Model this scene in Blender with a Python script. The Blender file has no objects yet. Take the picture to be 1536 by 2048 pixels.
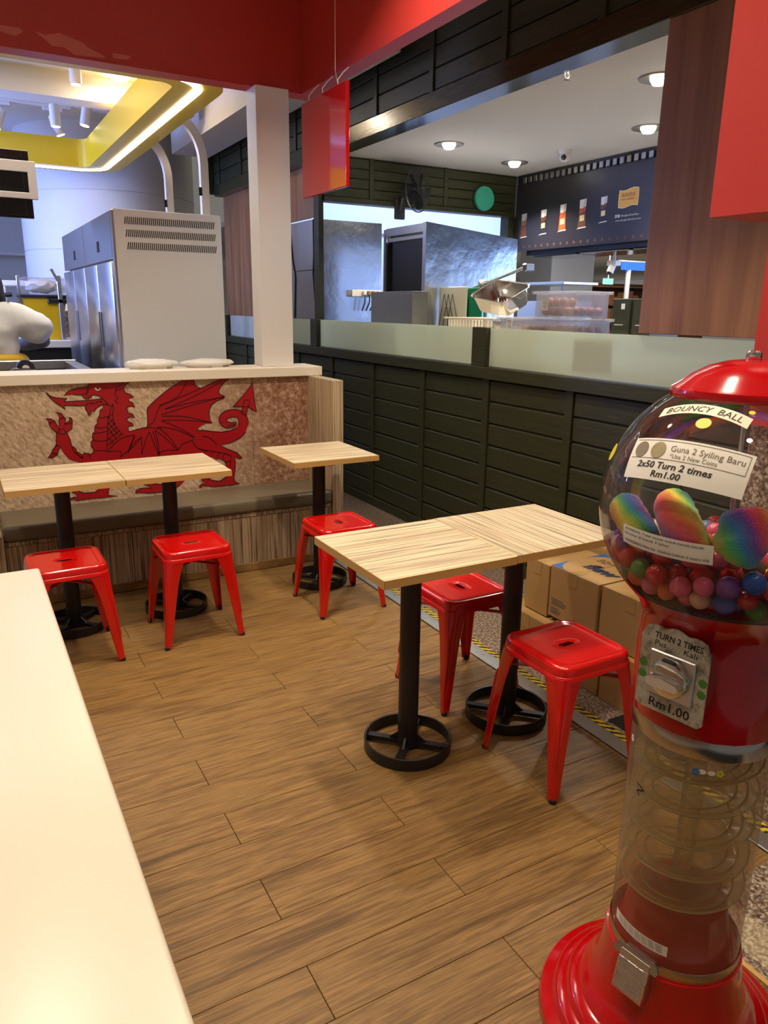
import bpy, bmesh, math, random
import numpy as np
from mathutils import Vector, Matrix, Euler, geometry, noise
PI = math.pi
random.seed(7)
SC = bpy.context.scene
COL = SC.collection

# ------------------------------------------------------------------ camera, world, light, exposure
def look_camera():
    pitch, roll, yaw = math.radians(15.35), math.radians(0.775), math.radians(29.6)
    f = Vector((math.sin(yaw)*math.cos(pitch), math.cos(yaw)*math.cos(pitch), -math.sin(pitch)))
    r = Vector((math.cos(yaw), -math.sin(yaw), 0)); u = r.cross(f)
    c, s = math.cos(roll), math.sin(roll)
    r, u = c*r+s*u, -s*r+c*u
    m = Matrix((r, u, -f)).transposed().to_4x4()
    m.translation = (0, 0, 1.53)
    cam = bpy.data.cameras.new('camera'); o = bpy.data.objects.new('camera', cam)
    cam.sensor_fit = 'VERTICAL'; cam.sensor_height = 36.0; cam.lens = 36.0*1490.0/2048.0
    cam.clip_start = 0.02; cam.clip_end = 200
    o.matrix_world = m; COL.objects.link(o); SC.camera = o
look_camera()
SC.view_settings.view_transform = 'Standard'
SC.view_settings.look = 'None'
SC.view_settings.gamma = 1.0
SC.view_settings.use_curve_mapping = False
SC.view_settings.exposure = 0.0
SC.cycles.transparent_max_bounces = 48
wld = bpy.data.worlds.new('world'); SC.world = wld; wld.use_nodes = True
wld.node_tree.nodes['Background'].inputs[0].default_value = (1.0, 0.93, 0.85, 1)
wld.node_tree.nodes['Background'].inputs[1].default_value = 0.17
WARM = (1.0, 0.85, 0.66); NEUT = (1.0, 0.93, 0.84); COOL = (0.36, 0.52, 1.0)
def lamp(kind, loc, power, color, size=0.3, sy=None, target=None, spread=None):
    l = bpy.data.lights.new('lamp', kind); l.energy = power; l.color = color
    if kind == 'AREA':
        l.shape = 'RECTANGLE' if sy else 'DISK'; l.size = size
        if sy: l.size_y = sy
        if spread: l.spread = math.radians(spread)
    else: l.shadow_soft_size = size
    o = bpy.data.objects.new('lamp', l); o.location = loc; COL.objects.link(o)
    if target is not None:
        o.rotation_euler = (Vector(target)-Vector(loc)).to_track_quat('-Z', 'Y').to_euler()
    return o
SEAT_LIGHTS = [(0.55, 2.95), (1.45, 2.95), (0.55, 1.55), (1.45, 1.55), (0.55, 0.15), (1.45, 0.15), (-0.5, 2.2), (-0.5, 0.8)]
for (x, y), p in zip(SEAT_LIGHTS, (20, 19, 10, 9.5, 7, 8, 7, 4)):
    lamp('AREA', (x, y, 3.36), p, WARM, 0.16, spread=125)
MALL_LIGHTS = [(13.6, 13.9), (15.7, 17.1), (16.8, 18.7), (20.1, 19.3), (18.2, 21.9), (12.4, 15.3), (10.0, 9.2), (14.6, 12.0)]
for x, y in MALL_LIGHTS:
    lamp('AREA', (x, y, 3.17), 60, NEUT, 0.25)
KIOSK_LIGHTS = [(3.505, 5.234), (4.399, 5.548), (4.35, 4.039), (3.503, 3.206)]
for x, y in KIOSK_LIGHTS:
    lamp('AREA', (x, y, 2.705), 22, NEUT, 0.12, spread=115)
# cold tubes behind the kiosk back opening, added blue panel, mall lamp, kitchen lamps and fill, added kiosk strip
lamp('AREA', (4.3, 6.5, 2.95), 55, COOL, 2.8, 0.3, target=(4.3, 7.4, 2.0))
lamp('AREA', (8.6, 2.2, 1.9), 300, (0.30, 0.50, 1.0), 4.5, 2.2, target=(3.6, 5.6, 1.7))  # added blue panel out of view, for the kiosk steel to reflect
lamp('AREA', (7.2, 4.6, 3.17), 60, NEUT, 0.3)
lamp('AREA', (1.5, 7.3, 3.355), 12, WARM, 0.16)
lamp('AREA', (0.3, 6.1, 3.40), 36, NEUT, 0.9, 0.9)  # added fill for the kitchen, hidden above the red bulkhead's lower edge
lamp('AREA', (-1.8, 8.2, 2.4), 220, (0.24, 0.36, 1.0), 1.0, 1.2, target=(1.3, 9.0, 1.9))
lamp('AREA', (0.3, 5.0, 3.1), 22, NEUT, 0.8, 0.4)
lamp('AREA', (2.965, 3.9, 2.735), 7, NEUT, 0.05, 2.2)  # added strip hidden behind the header, brightens the cutting boards

# ------------------------------------------------------------------ materials
M = {}
def nt(name):
    m = bpy.data.materials.new(name); m.use_nodes = True
    n = m.node_tree; b = n.nodes['Principled BSDF']
    M[name] = m
    return m, n, b
def setv(b, **k):
    mp = dict(col='Base Color', rough='Roughness', metal='Metallic', trans='Transmission Weight', ior='IOR', coat='Coat Weight',
              spec='Specular IOR Level', alpha='Alpha', emit='Emission Color', es='Emission Strength', sub='Subsurface Weight', croug='Coat Roughness', sheen='Sheen Weight')
    for q, v in k.items():
        s = b.inputs[mp[q]]
        s.default_value = (*v, 1) if isinstance(v, tuple) and len(v) == 3 else v
def srgb(r, g, b):
    f = lambda c: (c/255/12.92) if c/255 <= 0.04045 else ((c/255+0.055)/1.055)**2.4
    return (f(r), f(g), f(b))
def plain(name, col, rough=0.5, metal=0.0, var=0.0, scale=8, bump=0.0, **k):
    m, n, b = nt(name); setv(b, col=col, rough=rough, metal=metal, **k)
    if var or bump:
        tc = n.nodes.new('ShaderNodeTexCoord'); nz = n.nodes.new('ShaderNodeTexNoise'); nz.inputs['Scale'].default_value = scale; nz.inputs['Detail'].default_value = 5
        n.links.new(tc.outputs['Object'], nz.inputs['Vector'])
        if var:
            mx = n.nodes.new('ShaderNodeMix'); mx.data_type = 'RGBA'
            mx.inputs[6].default_value = (*[c*(1-var) for c in col], 1); mx.inputs[7].default_value = (*[min(1, c*(1+var)) for c in col], 1)
            n.links.new(nz.outputs['Fac'], mx.inputs[0]); n.links.new(mx.outputs[2], b.inputs['Base Color'])
        if bump:
            bp = n.nodes.new('ShaderNodeBump'); bp.inputs['Strength'].default_value = bump; bp.inputs['Distance'].default_value = 0.01
            n.links.new(nz.outputs['Fac'], bp.inputs['Height']); n.links.new(bp.outputs['Normal'], b.inputs['Normal'])
    return m
def ramp(n, stops):
    r = n.nodes.new('ShaderNodeValToRGB'); e = r.color_ramp.elements
    e[0].position, e[0].color = stops[0][0], (*stops[0][1], 1)
    e[1].position, e[1].color = stops[-1][0], (*stops[-1][1], 1)
    for p, c in stops[1:-1]:
        q = e.new(p); q.color = (*c, 1)
    return r
def grain(name, stops, scale, rough=0.45, detail=6, dist=0.0, bump=0.05, rand=True, fine=None, **k):
    """streaky wood grain: noise stretched by the three scales, shifted per object"""
    m, n, b = nt(name); setv(b, rough=rough, **k)
    tc = n.nodes.new('ShaderNodeTexCoord'); mp = n.nodes.new('ShaderNodeMapping'); mp.inputs['Scale'].default_value = scale
    n.links.new(tc.outputs['Object'], mp.inputs['Vector'])
    if rand:
        oi = n.nodes.new('ShaderNodeObjectInfo'); mu = n.nodes.new('ShaderNodeMath'); mu.operation = 'MULTIPLY'; mu.inputs[1].default_value = 40
        n.links.new(oi.outputs['Random'], mu.inputs[0]); cx = n.nodes.new('ShaderNodeCombineXYZ')
        for i in range(3): n.links.new(mu.outputs[0], cx.inputs[i])
        n.links.new(cx.outputs[0], mp.inputs['Location'])
    nz = n.nodes.new('ShaderNodeTexNoise'); nz.inputs['Scale'].default_value = 1; nz.inputs['Detail'].default_value = detail; nz.inputs['Roughness'].default_value = 0.62
    nz.inputs['Distortion'].default_value = dist
    n.links.new(mp.outputs[0], nz.inputs['Vector'])
    r = ramp(n, stops); n.links.new(nz.outputs['Fac'], r.inputs[0])
    out = r.outputs[0]
    if fine:
        m2 = n.nodes.new('ShaderNodeMapping'); m2.inputs['Scale'].default_value = fine[0]; n.links.new(tc.outputs['Object'], m2.inputs['Vector'])
        n2 = n.nodes.new('ShaderNodeTexNoise'); n2.inputs['Scale'].default_value = 1; n2.inputs['Detail'].default_value = 3; n.links.new(m2.outputs[0], n2.inputs['Vector'])
        r2 = ramp(n, [(0.3, (fine[1],)*3), (0.62, (1, 1, 1))]); n.links.new(n2.outputs['Fac'], r2.inputs[0])
        mx = n.nodes.new('ShaderNodeMix'); mx.data_type = 'RGBA'; mx.blend_type = 'MULTIPLY'; mx.inputs[0].default_value = 1
        n.links.new(out, mx.inputs[6]); n.links.new(r2.outputs[0], mx.inputs[7]); out = mx.outputs[2]
    n.links.new(out, b.inputs['Base Color'])
    if bump:
        bp = n.nodes.new('ShaderNodeBump'); bp.inputs['Strength'].default_value = bump; bp.inputs['Distance'].default_value = 0.004
        n.links.new(nz.outputs['Fac'], bp.inputs['Height']); n.links.new(bp.outputs['Normal'], b.inputs['Normal'])
    return m
def clear(name, tint=(1, 1, 1), rough=0.02, opac=0.0, body=(0.8, 0.8, 0.8), refl=1.0):
    """thin clear plastic: see-through, with a fresnel reflection and some milky body"""
    m = bpy.data.materials.new(name); m.use_nodes = True; n = m.node_tree; n.nodes.clear(); M[name] = m
    out = n.nodes.new('ShaderNodeOutputMaterial'); tr = n.nodes.new('ShaderNodeBsdfTransparent'); tr.inputs[0].default_value = (*tint, 1)
    gl = n.nodes.new('ShaderNodeBsdfGlossy'); gl.inputs['Roughness'].default_value = rough
    df = n.nodes.new('ShaderNodeBsdfDiffuse'); df.inputs[0].default_value = (*body, 1)
    tl = n.nodes.new('ShaderNodeBsdfTranslucent'); tl.inputs[0].default_value = (*body, 1)
    ad = n.nodes.new('ShaderNodeMixShader'); ad.inputs[0].default_value = 0.5; n.links.new(df.outputs[0], ad.inputs[1]); n.links.new(tl.outputs[0], ad.inputs[2])
    m1 = n.nodes.new('ShaderNodeMixShader'); m1.inputs[0].default_value = opac; n.links.new(tr.outputs[0], m1.inputs[1]); n.links.new(ad.outputs[0], m1.inputs[2])
    fr = n.nodes.new('ShaderNodeFresnel'); fr.inputs[0].default_value = 1.45
    mu = n.nodes.new('ShaderNodeMath'); mu.operation = 'MULTIPLY'; mu.inputs[1].default_value = refl; n.links.new(fr.outputs[0], mu.inputs[0])
    m2 = n.nodes.new('ShaderNodeMixShader'); n.links.new(mu.outputs[0], m2.inputs[0]); n.links.new(m1.outputs[0], m2.inputs[1]); n.links.new(gl.outputs[0], m2.inputs[2])
    n.links.new(m2.outputs[0], out.inputs[0])
    return m
def glow(name, col, s):
    m, n, b = nt(name); setv(b, col=(0, 0, 0), emit=col, es=s, rough=0.6)

grain('plank_wood', [(0.25, srgb(80, 55, 27)), (0.38, srgb(120, 88, 46)), (0.5, srgb(152, 116, 64)), (0.58, srgb(126, 92, 50)), (0.66, srgb(158, 120, 68)), (0.8, srgb(182, 144, 88))], (2.2, 26, 3), rough=0.5, spec=0.35, detail=10, dist=0.15, bump=0.06, fine=((6, 170, 6), 0.55))
def laminate(name, light, mid, dark, along, rough=0.4, freq=30):
    sc = [freq]*3
    sc[along] = 0.25
    return grain(name, [(0.26, dark), (0.34, mid), (0.37, light), (0.41, light), (0.43, dark), (0.45, mid), (0.47, light), (0.51, light), (0.53, dark), (0.545, mid), (0.565, light), (0.61, mid), (0.63, dark), (0.66, light), (0.8, mid)], tuple(sc), rough=rough, detail=4, bump=0.0, rand=True)
laminate('zebra_top_x', srgb(228, 208, 172), srgb(178, 152, 116), srgb(96, 78, 58), 0, freq=40)
laminate('zebra_side', srgb(204, 182, 148), srgb(168, 144, 112), srgb(112, 90, 66), 2, freq=42)
laminate('zebra_front', srgb(176, 152, 122), srgb(138, 114, 88), srgb(92, 72, 54), 2, freq=22)
plain('edge_band', srgb(206, 166, 98), 0.45)
grain('green_paint', [(0.3, srgb(44, 46, 26)), (0.7, srgb(60, 61, 38))], (6, 6, 90), rough=0.45, bump=0.2, spec=0.3)
grain('green_gloss', [(0.3, srgb(44, 46, 26)), (0.7, srgb(60, 61, 38))], (6, 6, 90), rough=0.16, bump=0.12)
grain('walnut', [(0.25, srgb(100, 64, 38)), (0.45, srgb(136, 94, 60)), (0.6, srgb(152, 108, 72)), (0.8, srgb(172, 128, 90))], (9, 9, 0.5), rough=0.42, detail=6, dist=0.6, bump=0.02)
plain('red_paint', srgb(192, 56, 48), 0.42, var=0.03)
plain('red_patch', srgb(216, 116, 106), 0.55)
plain('red_gloss_panel', srgb(200, 24, 30), 0.08, coat=0.5)
plain('red_steel', srgb(204, 12, 8), 0.2, coat=0.6, croug=0.08)
plain('red_plastic', srgb(182, 4, 14), 0.16, coat=0.5)
plain('black_metal', (0.010, 0.010, 0.012), 0.42)
plain('black_plastic', (0.012, 0.012, 0.013), 0.4)
plain('rubber', (0.01, 0.01, 0.01), 0.7)
plain('white_paint', srgb(232, 226, 220), 0.45)
plain('ivory_top', srgb(224, 217, 196), 0.3, var=0.015, scale=3, coat=0.15, croug=0.25)
plain('ledge_white', srgb(240, 228, 208), 0.4)
plain('ceiling_white', srgb(226, 222, 214), 0.7)
plain('wall_white', srgb(222, 222, 226), 0.6)
plain('seat_leather', srgb(112, 102, 82), 0.42, var=0.08, scale=6, bump=0.12)
plain('steel', (0.62, 0.61, 0.58), 0.28, 1.0, var=0.06, scale=4)
plain('steel_dull', (0.36, 0.35, 0.32), 0.45, 1.0, var=0.1, scale=3)
plain('wavy_steel', (0.72, 0.75, 0.80), 0.24, 1.0, bump=0.9, scale=3.6)
plain('chrome', (0.78, 0.76, 0.72), 0.12, 1.0)
plain('appliance_grey', srgb(222, 222, 218), 0.4, var=0.03, scale=2)
plain('slot_dark', srgb(46, 42, 38), 0.6)
plain('yellow_paint', srgb(226, 186, 22), 0.35)
plain('yellow_cloth', srgb(224, 178, 20), 0.6)
plain('concrete_floor', srgb(132, 126, 116), 0.5, var=0.1, scale=10)
plain('column_white', srgb(214, 210, 202), 0.6, var=0.03)
plain('cardboard', srgb(166, 130, 76), 0.7, var=0.07, scale=7)
plain('cardboard_tape', srgb(168, 134, 78), 0.3)
plain('print_blue', srgb(36, 92, 158), 0.6)
plain('print_navy', srgb(36, 40, 72), 0.6)
plain('print_ink', srgb(40, 34, 30), 0.6)
plain('print_grey', srgb(110, 98, 84), 0.6)
plain('paper', srgb(238, 232, 220), 0.55)
plain('paper_cream', srgb(240, 228, 200), 0.5)
plain('dragon_red', srgb(164, 8, 24), 0.4, var=0.04, scale=20)
plain('dragon_line', srgb(46, 10, 10), 0.45)
plain('eye_white', srgb(232, 214, 186), 0.45)
plain('teal', srgb(70, 186, 158), 0.35)
plain('teal_pale', srgb(150, 220, 200), 0.4)
plain('poster_black', srgb(44, 40, 44), 0.35, var=0.04, scale=3)
plain('sign_yellow', srgb(236, 176, 66), 0.45)
plain('sign_cream', srgb(244, 222, 150), 0.45)
plain('brown_print', srgb(112, 66, 34), 0.5)
plain('orange_print', srgb(196, 92, 40), 0.5)
plain('tan_print', srgb(160, 112, 70), 0.5)
plain('egg', srgb(186, 120, 92), 0.5, var=0.08, scale=20)
plain('board_ivory', srgb(232, 226, 196), 0.5)
plain('board_green', srgb(10, 128, 84), 0.35)
plain('white_cloth', srgb(240, 238, 230), 0.75, bump=1.0, scale=7)
plain('black_cloth', (0.012, 0.012, 0.016), 0.8)
plain('grey_cloth', srgb(112, 112, 106), 0.8)
plain('skin', srgb(186, 134, 104), 0.5)
plain('plastic_bag', srgb(232, 228, 220), 0.3, bump=0.3, scale=18)
plain('blue_sign', srgb(24, 96, 220), 0.4)
plain('shelf_brown', srgb(96, 62, 46), 0.6, var=0.2, scale=10)
plain('olive_cabinet', srgb(52, 50, 26), 0.45)
plain('grey_panel', srgb(120, 124, 122), 0.5)
plain('dark_void', (0.006, 0.005, 0.005), 0.6)
plain('aluminium', (0.42, 0.42, 0.40), 0.42, 1.0, var=0.12, scale=20)
plain('hook_white', srgb(238, 228, 208), 0.4)
plain('screen_dark', srgb(26, 26, 26), 0.12)
plain('sticker_yellow', srgb(222, 206, 30), 0.4)
plain('sticker_blue', srgb(60, 110, 190), 0.4)
plain('sticker_green', srgb(78, 140, 50), 0.5)
plain('brass', (0.52, 0.44, 0.26), 0.35, 1.0, var=0.15, scale=60)
plain('band_chrome', (0.5, 0.48, 0.46), 0.2, 1.0)
glow('lamp_glow', (1.0, 0.92, 0.78), 14); glow('led_glow', (1.0, 0.97, 0.90), 9); glow('mall_glow', (1.0, 0.96, 0.9), 6)
glow('exit_glow', (0.35, 0.9, 0.7), 1.2); glow('blue_glow', (0.05, 0.22, 0.95), 1.3)
clear('acrylic', tint=(0.98, 0.98, 0.97), opac=0.02, refl=0.8)
clear('tube_plastic', tint=(0.98, 0.97, 0.94), opac=0.13, body=srgb(236, 216, 168), refl=0.6)
clear('ramp_plastic', tint=(0.97, 0.95, 0.86), rough=0.12, opac=0.34, body=srgb(240, 222, 166), refl=0.7)
clear('food_box', tint=(0.95, 0.95, 0.96), rough=0.15, opac=0.17, body=srgb(240, 238, 240), refl=0.5)
clear('frost', tint=(0.80, 0.86, 0.80), rough=0.35, opac=0.88, body=srgb(222, 230, 212), refl=0.5)
clear('fan_mesh', tint=(0.55, 0.55, 0.56), rough=0.3, opac=0.3, body=(0.02, 0.02, 0.025), refl=0.2)
def print_panel():
    m, n, b = nt('stone_print'); setv(b, rough=0.5)
    tc = n.nodes.new('ShaderNodeTexCoord')
    mr_ = n.nodes.new('ShaderNodeMapping'); mr_.inputs['Rotation'].default_value = (0, 0.75, 0); n.links.new(tc.outputs['Object'], mr_.inputs[0])
    mp = n.nodes.new('ShaderNodeMapping'); mp.inputs['Scale'].default_value = (60, 22, 24)
    n.links.new(mr_.outputs[0], mp.inputs[0])
    a = n.nodes.new('ShaderNodeTexNoise'); a.inputs['Scale'].default_value = 1.0; a.inputs['Detail'].default_value = 10; a.inputs['Roughness'].default_value = 0.75; n.links.new(mp.outputs[0], a.inputs[0])
    r1 = ramp(n, [(0.32, srgb(134, 104, 80)), (0.46, srgb(188, 158, 128)), (0.62, srgb(222, 200, 170))]); n.links.new(a.outputs['Fac'], r1.inputs[0])
    c = n.nodes.new('ShaderNodeTexNoise'); c.inputs['Scale'].default_value = 34; c.inputs['Detail'].default_value = 8; c.inputs['Roughness'].default_value = 0.8; n.links.new(tc.outputs['Object'], c.inputs[0])
    r2 = ramp(n, [(0.35, srgb(112, 72, 52)), (0.5, srgb(156, 112, 86)), (0.66, srgb(206, 176, 148))]); n.links.new(c.outputs['Fac'], r2.inputs[0])
    sx = n.nodes.new('ShaderNodeSeparateXYZ'); n.links.new(tc.outputs['Object'], sx.inputs[0])
    d = n.nodes.new('ShaderNodeTexNoise'); d.inputs['Scale'].default_value = 3.0; d.inputs['Detail'].default_value = 4; n.links.new(tc.outputs['Object'], d.inputs[0])
    ad = n.nodes.new('ShaderNodeMath'); ad.operation = 'MULTIPLY_ADD'; ad.inputs[1].default_value = 0.9; n.links.new(d.outputs['Fac'], ad.inputs[0]); n.links.new(sx.outputs[0], ad.inputs[2])
    mr = n.nodes.new('ShaderNodeMapRange'); mr.inputs[1].default_value = 1.55; mr.inputs[2].default_value = 2.15; n.links.new(ad.outputs[0], mr.inputs[0])
    mx = n.nodes.new('ShaderNodeMix'); mx.data_type = 'RGBA'; n.links.new(mr.outputs[0], mx.inputs[0]); n.links.new(r1.outputs[0], mx.inputs[6]); n.links.new(r2.outputs[0], mx.inputs[7])
    n.links.new(mx.outputs[2], b.inputs['Base Color'])
print_panel()
def granite(name, c1, c2, c3, scale=90):
    m, n, b = nt(name); setv(b, rough=0.4)
    tc = n.nodes.new('ShaderNodeTexCoord'); v = n.nodes.new('ShaderNodeTexNoise'); v.inputs['Scale'].default_value = scale; v.inputs['Detail'].default_value = 4; v.inputs['Roughness'].default_value = 0.8
    n.links.new(tc.outputs['Object'], v.inputs[0]); r = ramp(n, [(0.36, c1), (0.5, c2), (0.62, c3)]); n.links.new(v.outputs['Fac'], r.inputs[0]); n.links.new(r.outputs[0], b.inputs['Base Color'])
granite('granite', srgb(52, 38, 32), srgb(122, 100, 84), srgb(206, 190, 168))
granite('granite_pale', srgb(120, 104, 80), srgb(172, 154, 124), srgb(214, 200, 174))
granite('plate_worn', srgb(120, 116, 96), srgb(186, 180, 156), srgb(206, 200, 178), 30)
def stripes(name, a, c, scale):
    m, n, b = nt(name); setv(b, rough=0.45)
    tc = n.nodes.new('ShaderNodeTexCoord'); w = n.nodes.new('ShaderNodeTexWave'); w.bands_direction = 'DIAGONAL'; w.inputs['Scale'].default_value = scale; w.inputs['Distortion'].default_value = 2.5; w.inputs['Detail Scale'].default_value = 3
    n.links.new(tc.outputs['Object'], w.inputs[0]); r = ramp(n, [(0.5, a), (0.62, c)]); n.links.new(w.outputs['Fac'], r.inputs[0]); n.links.new(r.outputs[0], b.inputs['Base Color'])
stripes('hazard_tape', srgb(206, 178, 44), srgb(44, 40, 28), 16)
def rainbow():
    m, n, b = nt('rainbow_plush'); setv(b, rough=0.95, sheen=0.6)
    tc = n.nodes.new('ShaderNodeTexCoord'); w = n.nodes.new('ShaderNodeTexNoise'); w.inputs['Scale'].default_value = 9; w.inputs['Detail'].default_value = 1
    n.links.new(tc.outputs['Object'], w.inputs[0])
    vm = n.nodes.new('ShaderNodeVectorMath'); vm.operation = 'DOT_PRODUCT'; vm.inputs[1].default_value = (7.0, -5.0, 5.5); n.links.new(tc.outputs['Object'], vm.inputs[0])
    ma = n.nodes.new('ShaderNodeMath'); ma.operation = 'MULTIPLY_ADD'; ma.inputs[1].default_value = 0.9; n.links.new(w.outputs['Fac'], ma.inputs[0]); n.links.new(vm.outputs['Value'], ma.inputs[2])
    fr = n.nodes.new('ShaderNodeMath'); fr.operation = 'FRACT'; n.links.new(ma.outputs[0], fr.inputs[0])
    r = ramp(n, [(0.0, srgb(250, 60, 120)), (0.15, srgb(255, 80, 60)), (0.3, srgb(255, 160, 40)), (0.42, srgb(255, 236, 60)), (0.56, srgb(90, 220, 110)), (0.7, srgb(50, 160, 240)), (0.85, srgb(130, 80, 210)), (1.0, srgb(250, 60, 120))])
    n.links.new(fr.outputs[0], r.inputs[0]); n.links.new(r.outputs[0], b.inputs['Base Color'])
    bn = n.nodes.new('ShaderNodeTexNoise'); bn.inputs['Scale'].default_value = 300; n.links.new(tc.outputs['Object'], bn.inputs[0])
    bp = n.nodes.new('ShaderNodeBump'); bp.inputs['Strength'].default_value = 0.8; bp.inputs['Distance'].default_value = 0.004; n.links.new(bn.outputs['Fac'], bp.inputs['Height']); n.links.new(bp.outputs['Normal'], b.inputs['Normal'])
rainbow()
BALLS = [('red', srgb(206, 24, 30)), ('pink', srgb(232, 96, 132)), ('orange', srgb(240, 110, 30)), ('green', srgb(70, 140, 40)), ('blue', srgb(40, 100, 200)),
         ('purple', srgb(130, 70, 160)), ('yellow', srgb(226, 190, 60)), ('pale peach', srgb(236, 190, 160)), ('grey blue', srgb(130, 150, 190)), ('dark olive', srgb(80, 74, 40))]
for nm, c in BALLS: plain('ball_'+nm, c, 0.22, var=0.25, scale=40, coat=0.4)

# ------------------------------------------------------------------ mesh helpers
class G:
    """collects shapes that become ONE mesh object"""
    def __init__(s): s.bm = bmesh.new()
    def _add(s, vs, fs):
        v = [s.bm.verts.new(p) for p in vs]
        for f in fs:
            try: s.bm.faces.new([v[i] for i in f])
            except ValueError: pass
        return v
    def box(s, x0, x1, y0, y1, z0, z1, m=None):
        vs = [Vector((x, y, z)) for z in (z0, z1) for y in (y0, y1) for x in (x0, x1)]
        if m: vs = [m @ v for v in vs]
        s._add(vs, [(0, 2, 3, 1), (4, 5, 7, 6), (0, 1, 5, 4), (2, 6, 7, 3), (0, 4, 6, 2), (1, 3, 7, 5)]); return s
    def rbox(s, x0, x1, y0, y1, z0, z1, r=0.01, seg=3, m=None):
        b = bmesh.new(); bmesh.ops.create_cube(b, size=1)
        for v in b.verts: v.co = Vector(((x0+x1)/2+v.co.x*(x1-x0), (y0+y1)/2+v.co.y*(y1-y0), (z0+z1)/2+v.co.z*(z1-z0)))
        bmesh.ops.bevel(b, geom=b.edges[:], offset=r, segments=seg, profile=0.5, affect='EDGES')
        s.merge(b, m); return s
    def merge(s, b, m=None):
        mp = {}
        for v in b.verts: mp[v] = s.bm.verts.new(m @ v.co if m else v.co)
        for f in b.faces:
            try: s.bm.faces.new([mp[v] for v in f.verts])
            except ValueError: pass
        b.free()
    def lathe(s, prof, seg=32, c=(0, 0), m=None, cap=True):
        rings = []
        for r, z in prof:
            rings.append([s.bm.verts.new((m @ Vector((r*math.cos(2*PI*i/seg), r*math.sin(2*PI*i/seg), z))) if m else (c[0]+r*math.cos(2*PI*i/seg), c[1]+r*math.sin(2*PI*i/seg), z)) for i in range(seg)])
        for a, b in zip(rings, rings[1:]):
            for i in range(seg): s.bm.faces.new((a[i], a[(i+1) % seg], b[(i+1) % seg], b[i]))
        if cap:
            s.bm.faces.new(rings[0][::-1]); s.bm.faces.new(rings[-1])
        return s
    def tube(s, path, r, seg=8, cap=True):
        path = [Vector(p) for p in path]; n = len(path); rr = r if isinstance(r, (list, tuple)) else [r]*n
        rings = []; up = None
        for i, p in enumerate(path):
            t = (path[min(i+1, n-1)]-path[max(i-1, 0)]).normalized()
            if up is None: up = t.orthogonal().normalized()
            up = (up-t*up.dot(t)).normalized(); w = t.cross(up)
            rings.append([s.bm.verts.new(p+rr[i]*(math.cos(2*PI*k/seg)*up+math.sin(2*PI*k/seg)*w)) for k in range(seg)])
        for a, b in zip(rings, rings[1:]):
            for k in range(seg): s.bm.faces.new((a[k], a[(k+1) % seg], b[(k+1) % seg], b[k]))
        if cap: s.bm.faces.new(rings[0][::-1]); s.bm.faces.new(rings[-1])
        return s
    def sphere(s, c, r, u=16, v=10, sc=(1, 1, 1), m=None):
        b = bmesh.new(); bmesh.ops.create_uvsphere(b, u_segments=u, v_segments=v, radius=1)
        for q in b.verts: q.co = Vector((c[0]+q.co.x*r*sc[0], c[1]+q.co.y*r*sc[1], c[2]+q.co.z*r*sc[2]))
        s.merge(b, m); return s
    def poly(s, pts): s._add(pts, [tuple(range(len(pts)))]); return s
    def prism(s, pts, d):
        """polygon pts (3D, planar) pushed along vector d"""
        n = len(pts); d = Vector(d); a = [Vector(p) for p in pts]; vs = a+[p+d for p in a]
        s._add(vs, [tuple(range(n))[::-1], tuple(range(n, 2*n))]+[(i, (i+1) % n, n+(i+1) % n, n+i) for i in range(n)]); return s
    def loft(s, secs, closed=False):
        rows = [[s.bm.verts.new(p) for p in q] for q in secs]; k = len(rows[0])
        for a, b in zip(rows, rows[1:]):
            for i in range(k if closed else k-1): s.bm.faces.new((a[i], a[(i+1) % k], b[(i+1) % k], b[i]))
        return rows
def mesh_of(g, name, mat, smooth=None):
    bmesh.ops.recalc_face_normals(g.bm, faces=g.bm.faces[:])
    me = bpy.data.meshes.new(name); g.bm.to_mesh(me); g.bm.free()
    me.materials.append(M[mat] if isinstance(mat, str) else mat)
    if smooth is not None:
        me.polygons.foreach_set('use_smooth', [True]*len(me.polygons))
        me.set_sharp_from_angle(angle=math.radians(smooth))
    return me
def obj(name, g, mat, parent=None, smooth=None, loc=None, label=None):
    me = mesh_of(g, name, mat, smooth) if isinstance(g, G) else g
    o = bpy.data.objects.new(name, me); COL.objects.link(o)
    if parent: o.parent = parent
    if loc is not None: o.location = loc
    if label: o['label'] = label
    return o
def tag(o, label, cat, group=None):
    o['label'] = label; o['category'] = cat
    if group: o['group'] = group
    return o
def thing(name, label, cat, loc=(0, 0, 0), rz=0, group=None):
    o = bpy.data.objects.new(name, None); o.empty_display_size = 0.05; COL.objects.link(o)
    o.location = loc; o.rotation_euler = (0, 0, rz)
    return tag(o, label, cat, group)
def struct(name, g, mat, smooth=None):
    o = obj(name, g, mat, None, smooth); o['kind'] = 'structure'; return o
def dup(root, loc, rz=0, label=None, group=None):
    r = root.copy(); COL.objects.link(r); r.location = loc; r.rotation_euler = (0, 0, rz)
    if label: r['label'] = label
    if group: r['group'] = group
    for ch in list(root.children):
        c = ch.copy(); COL.objects.link(c); c.parent = r
        for q in list(ch.children):
            d = q.copy(); COL.objects.link(d); d.parent = c
    return r
_tc = {}
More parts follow.
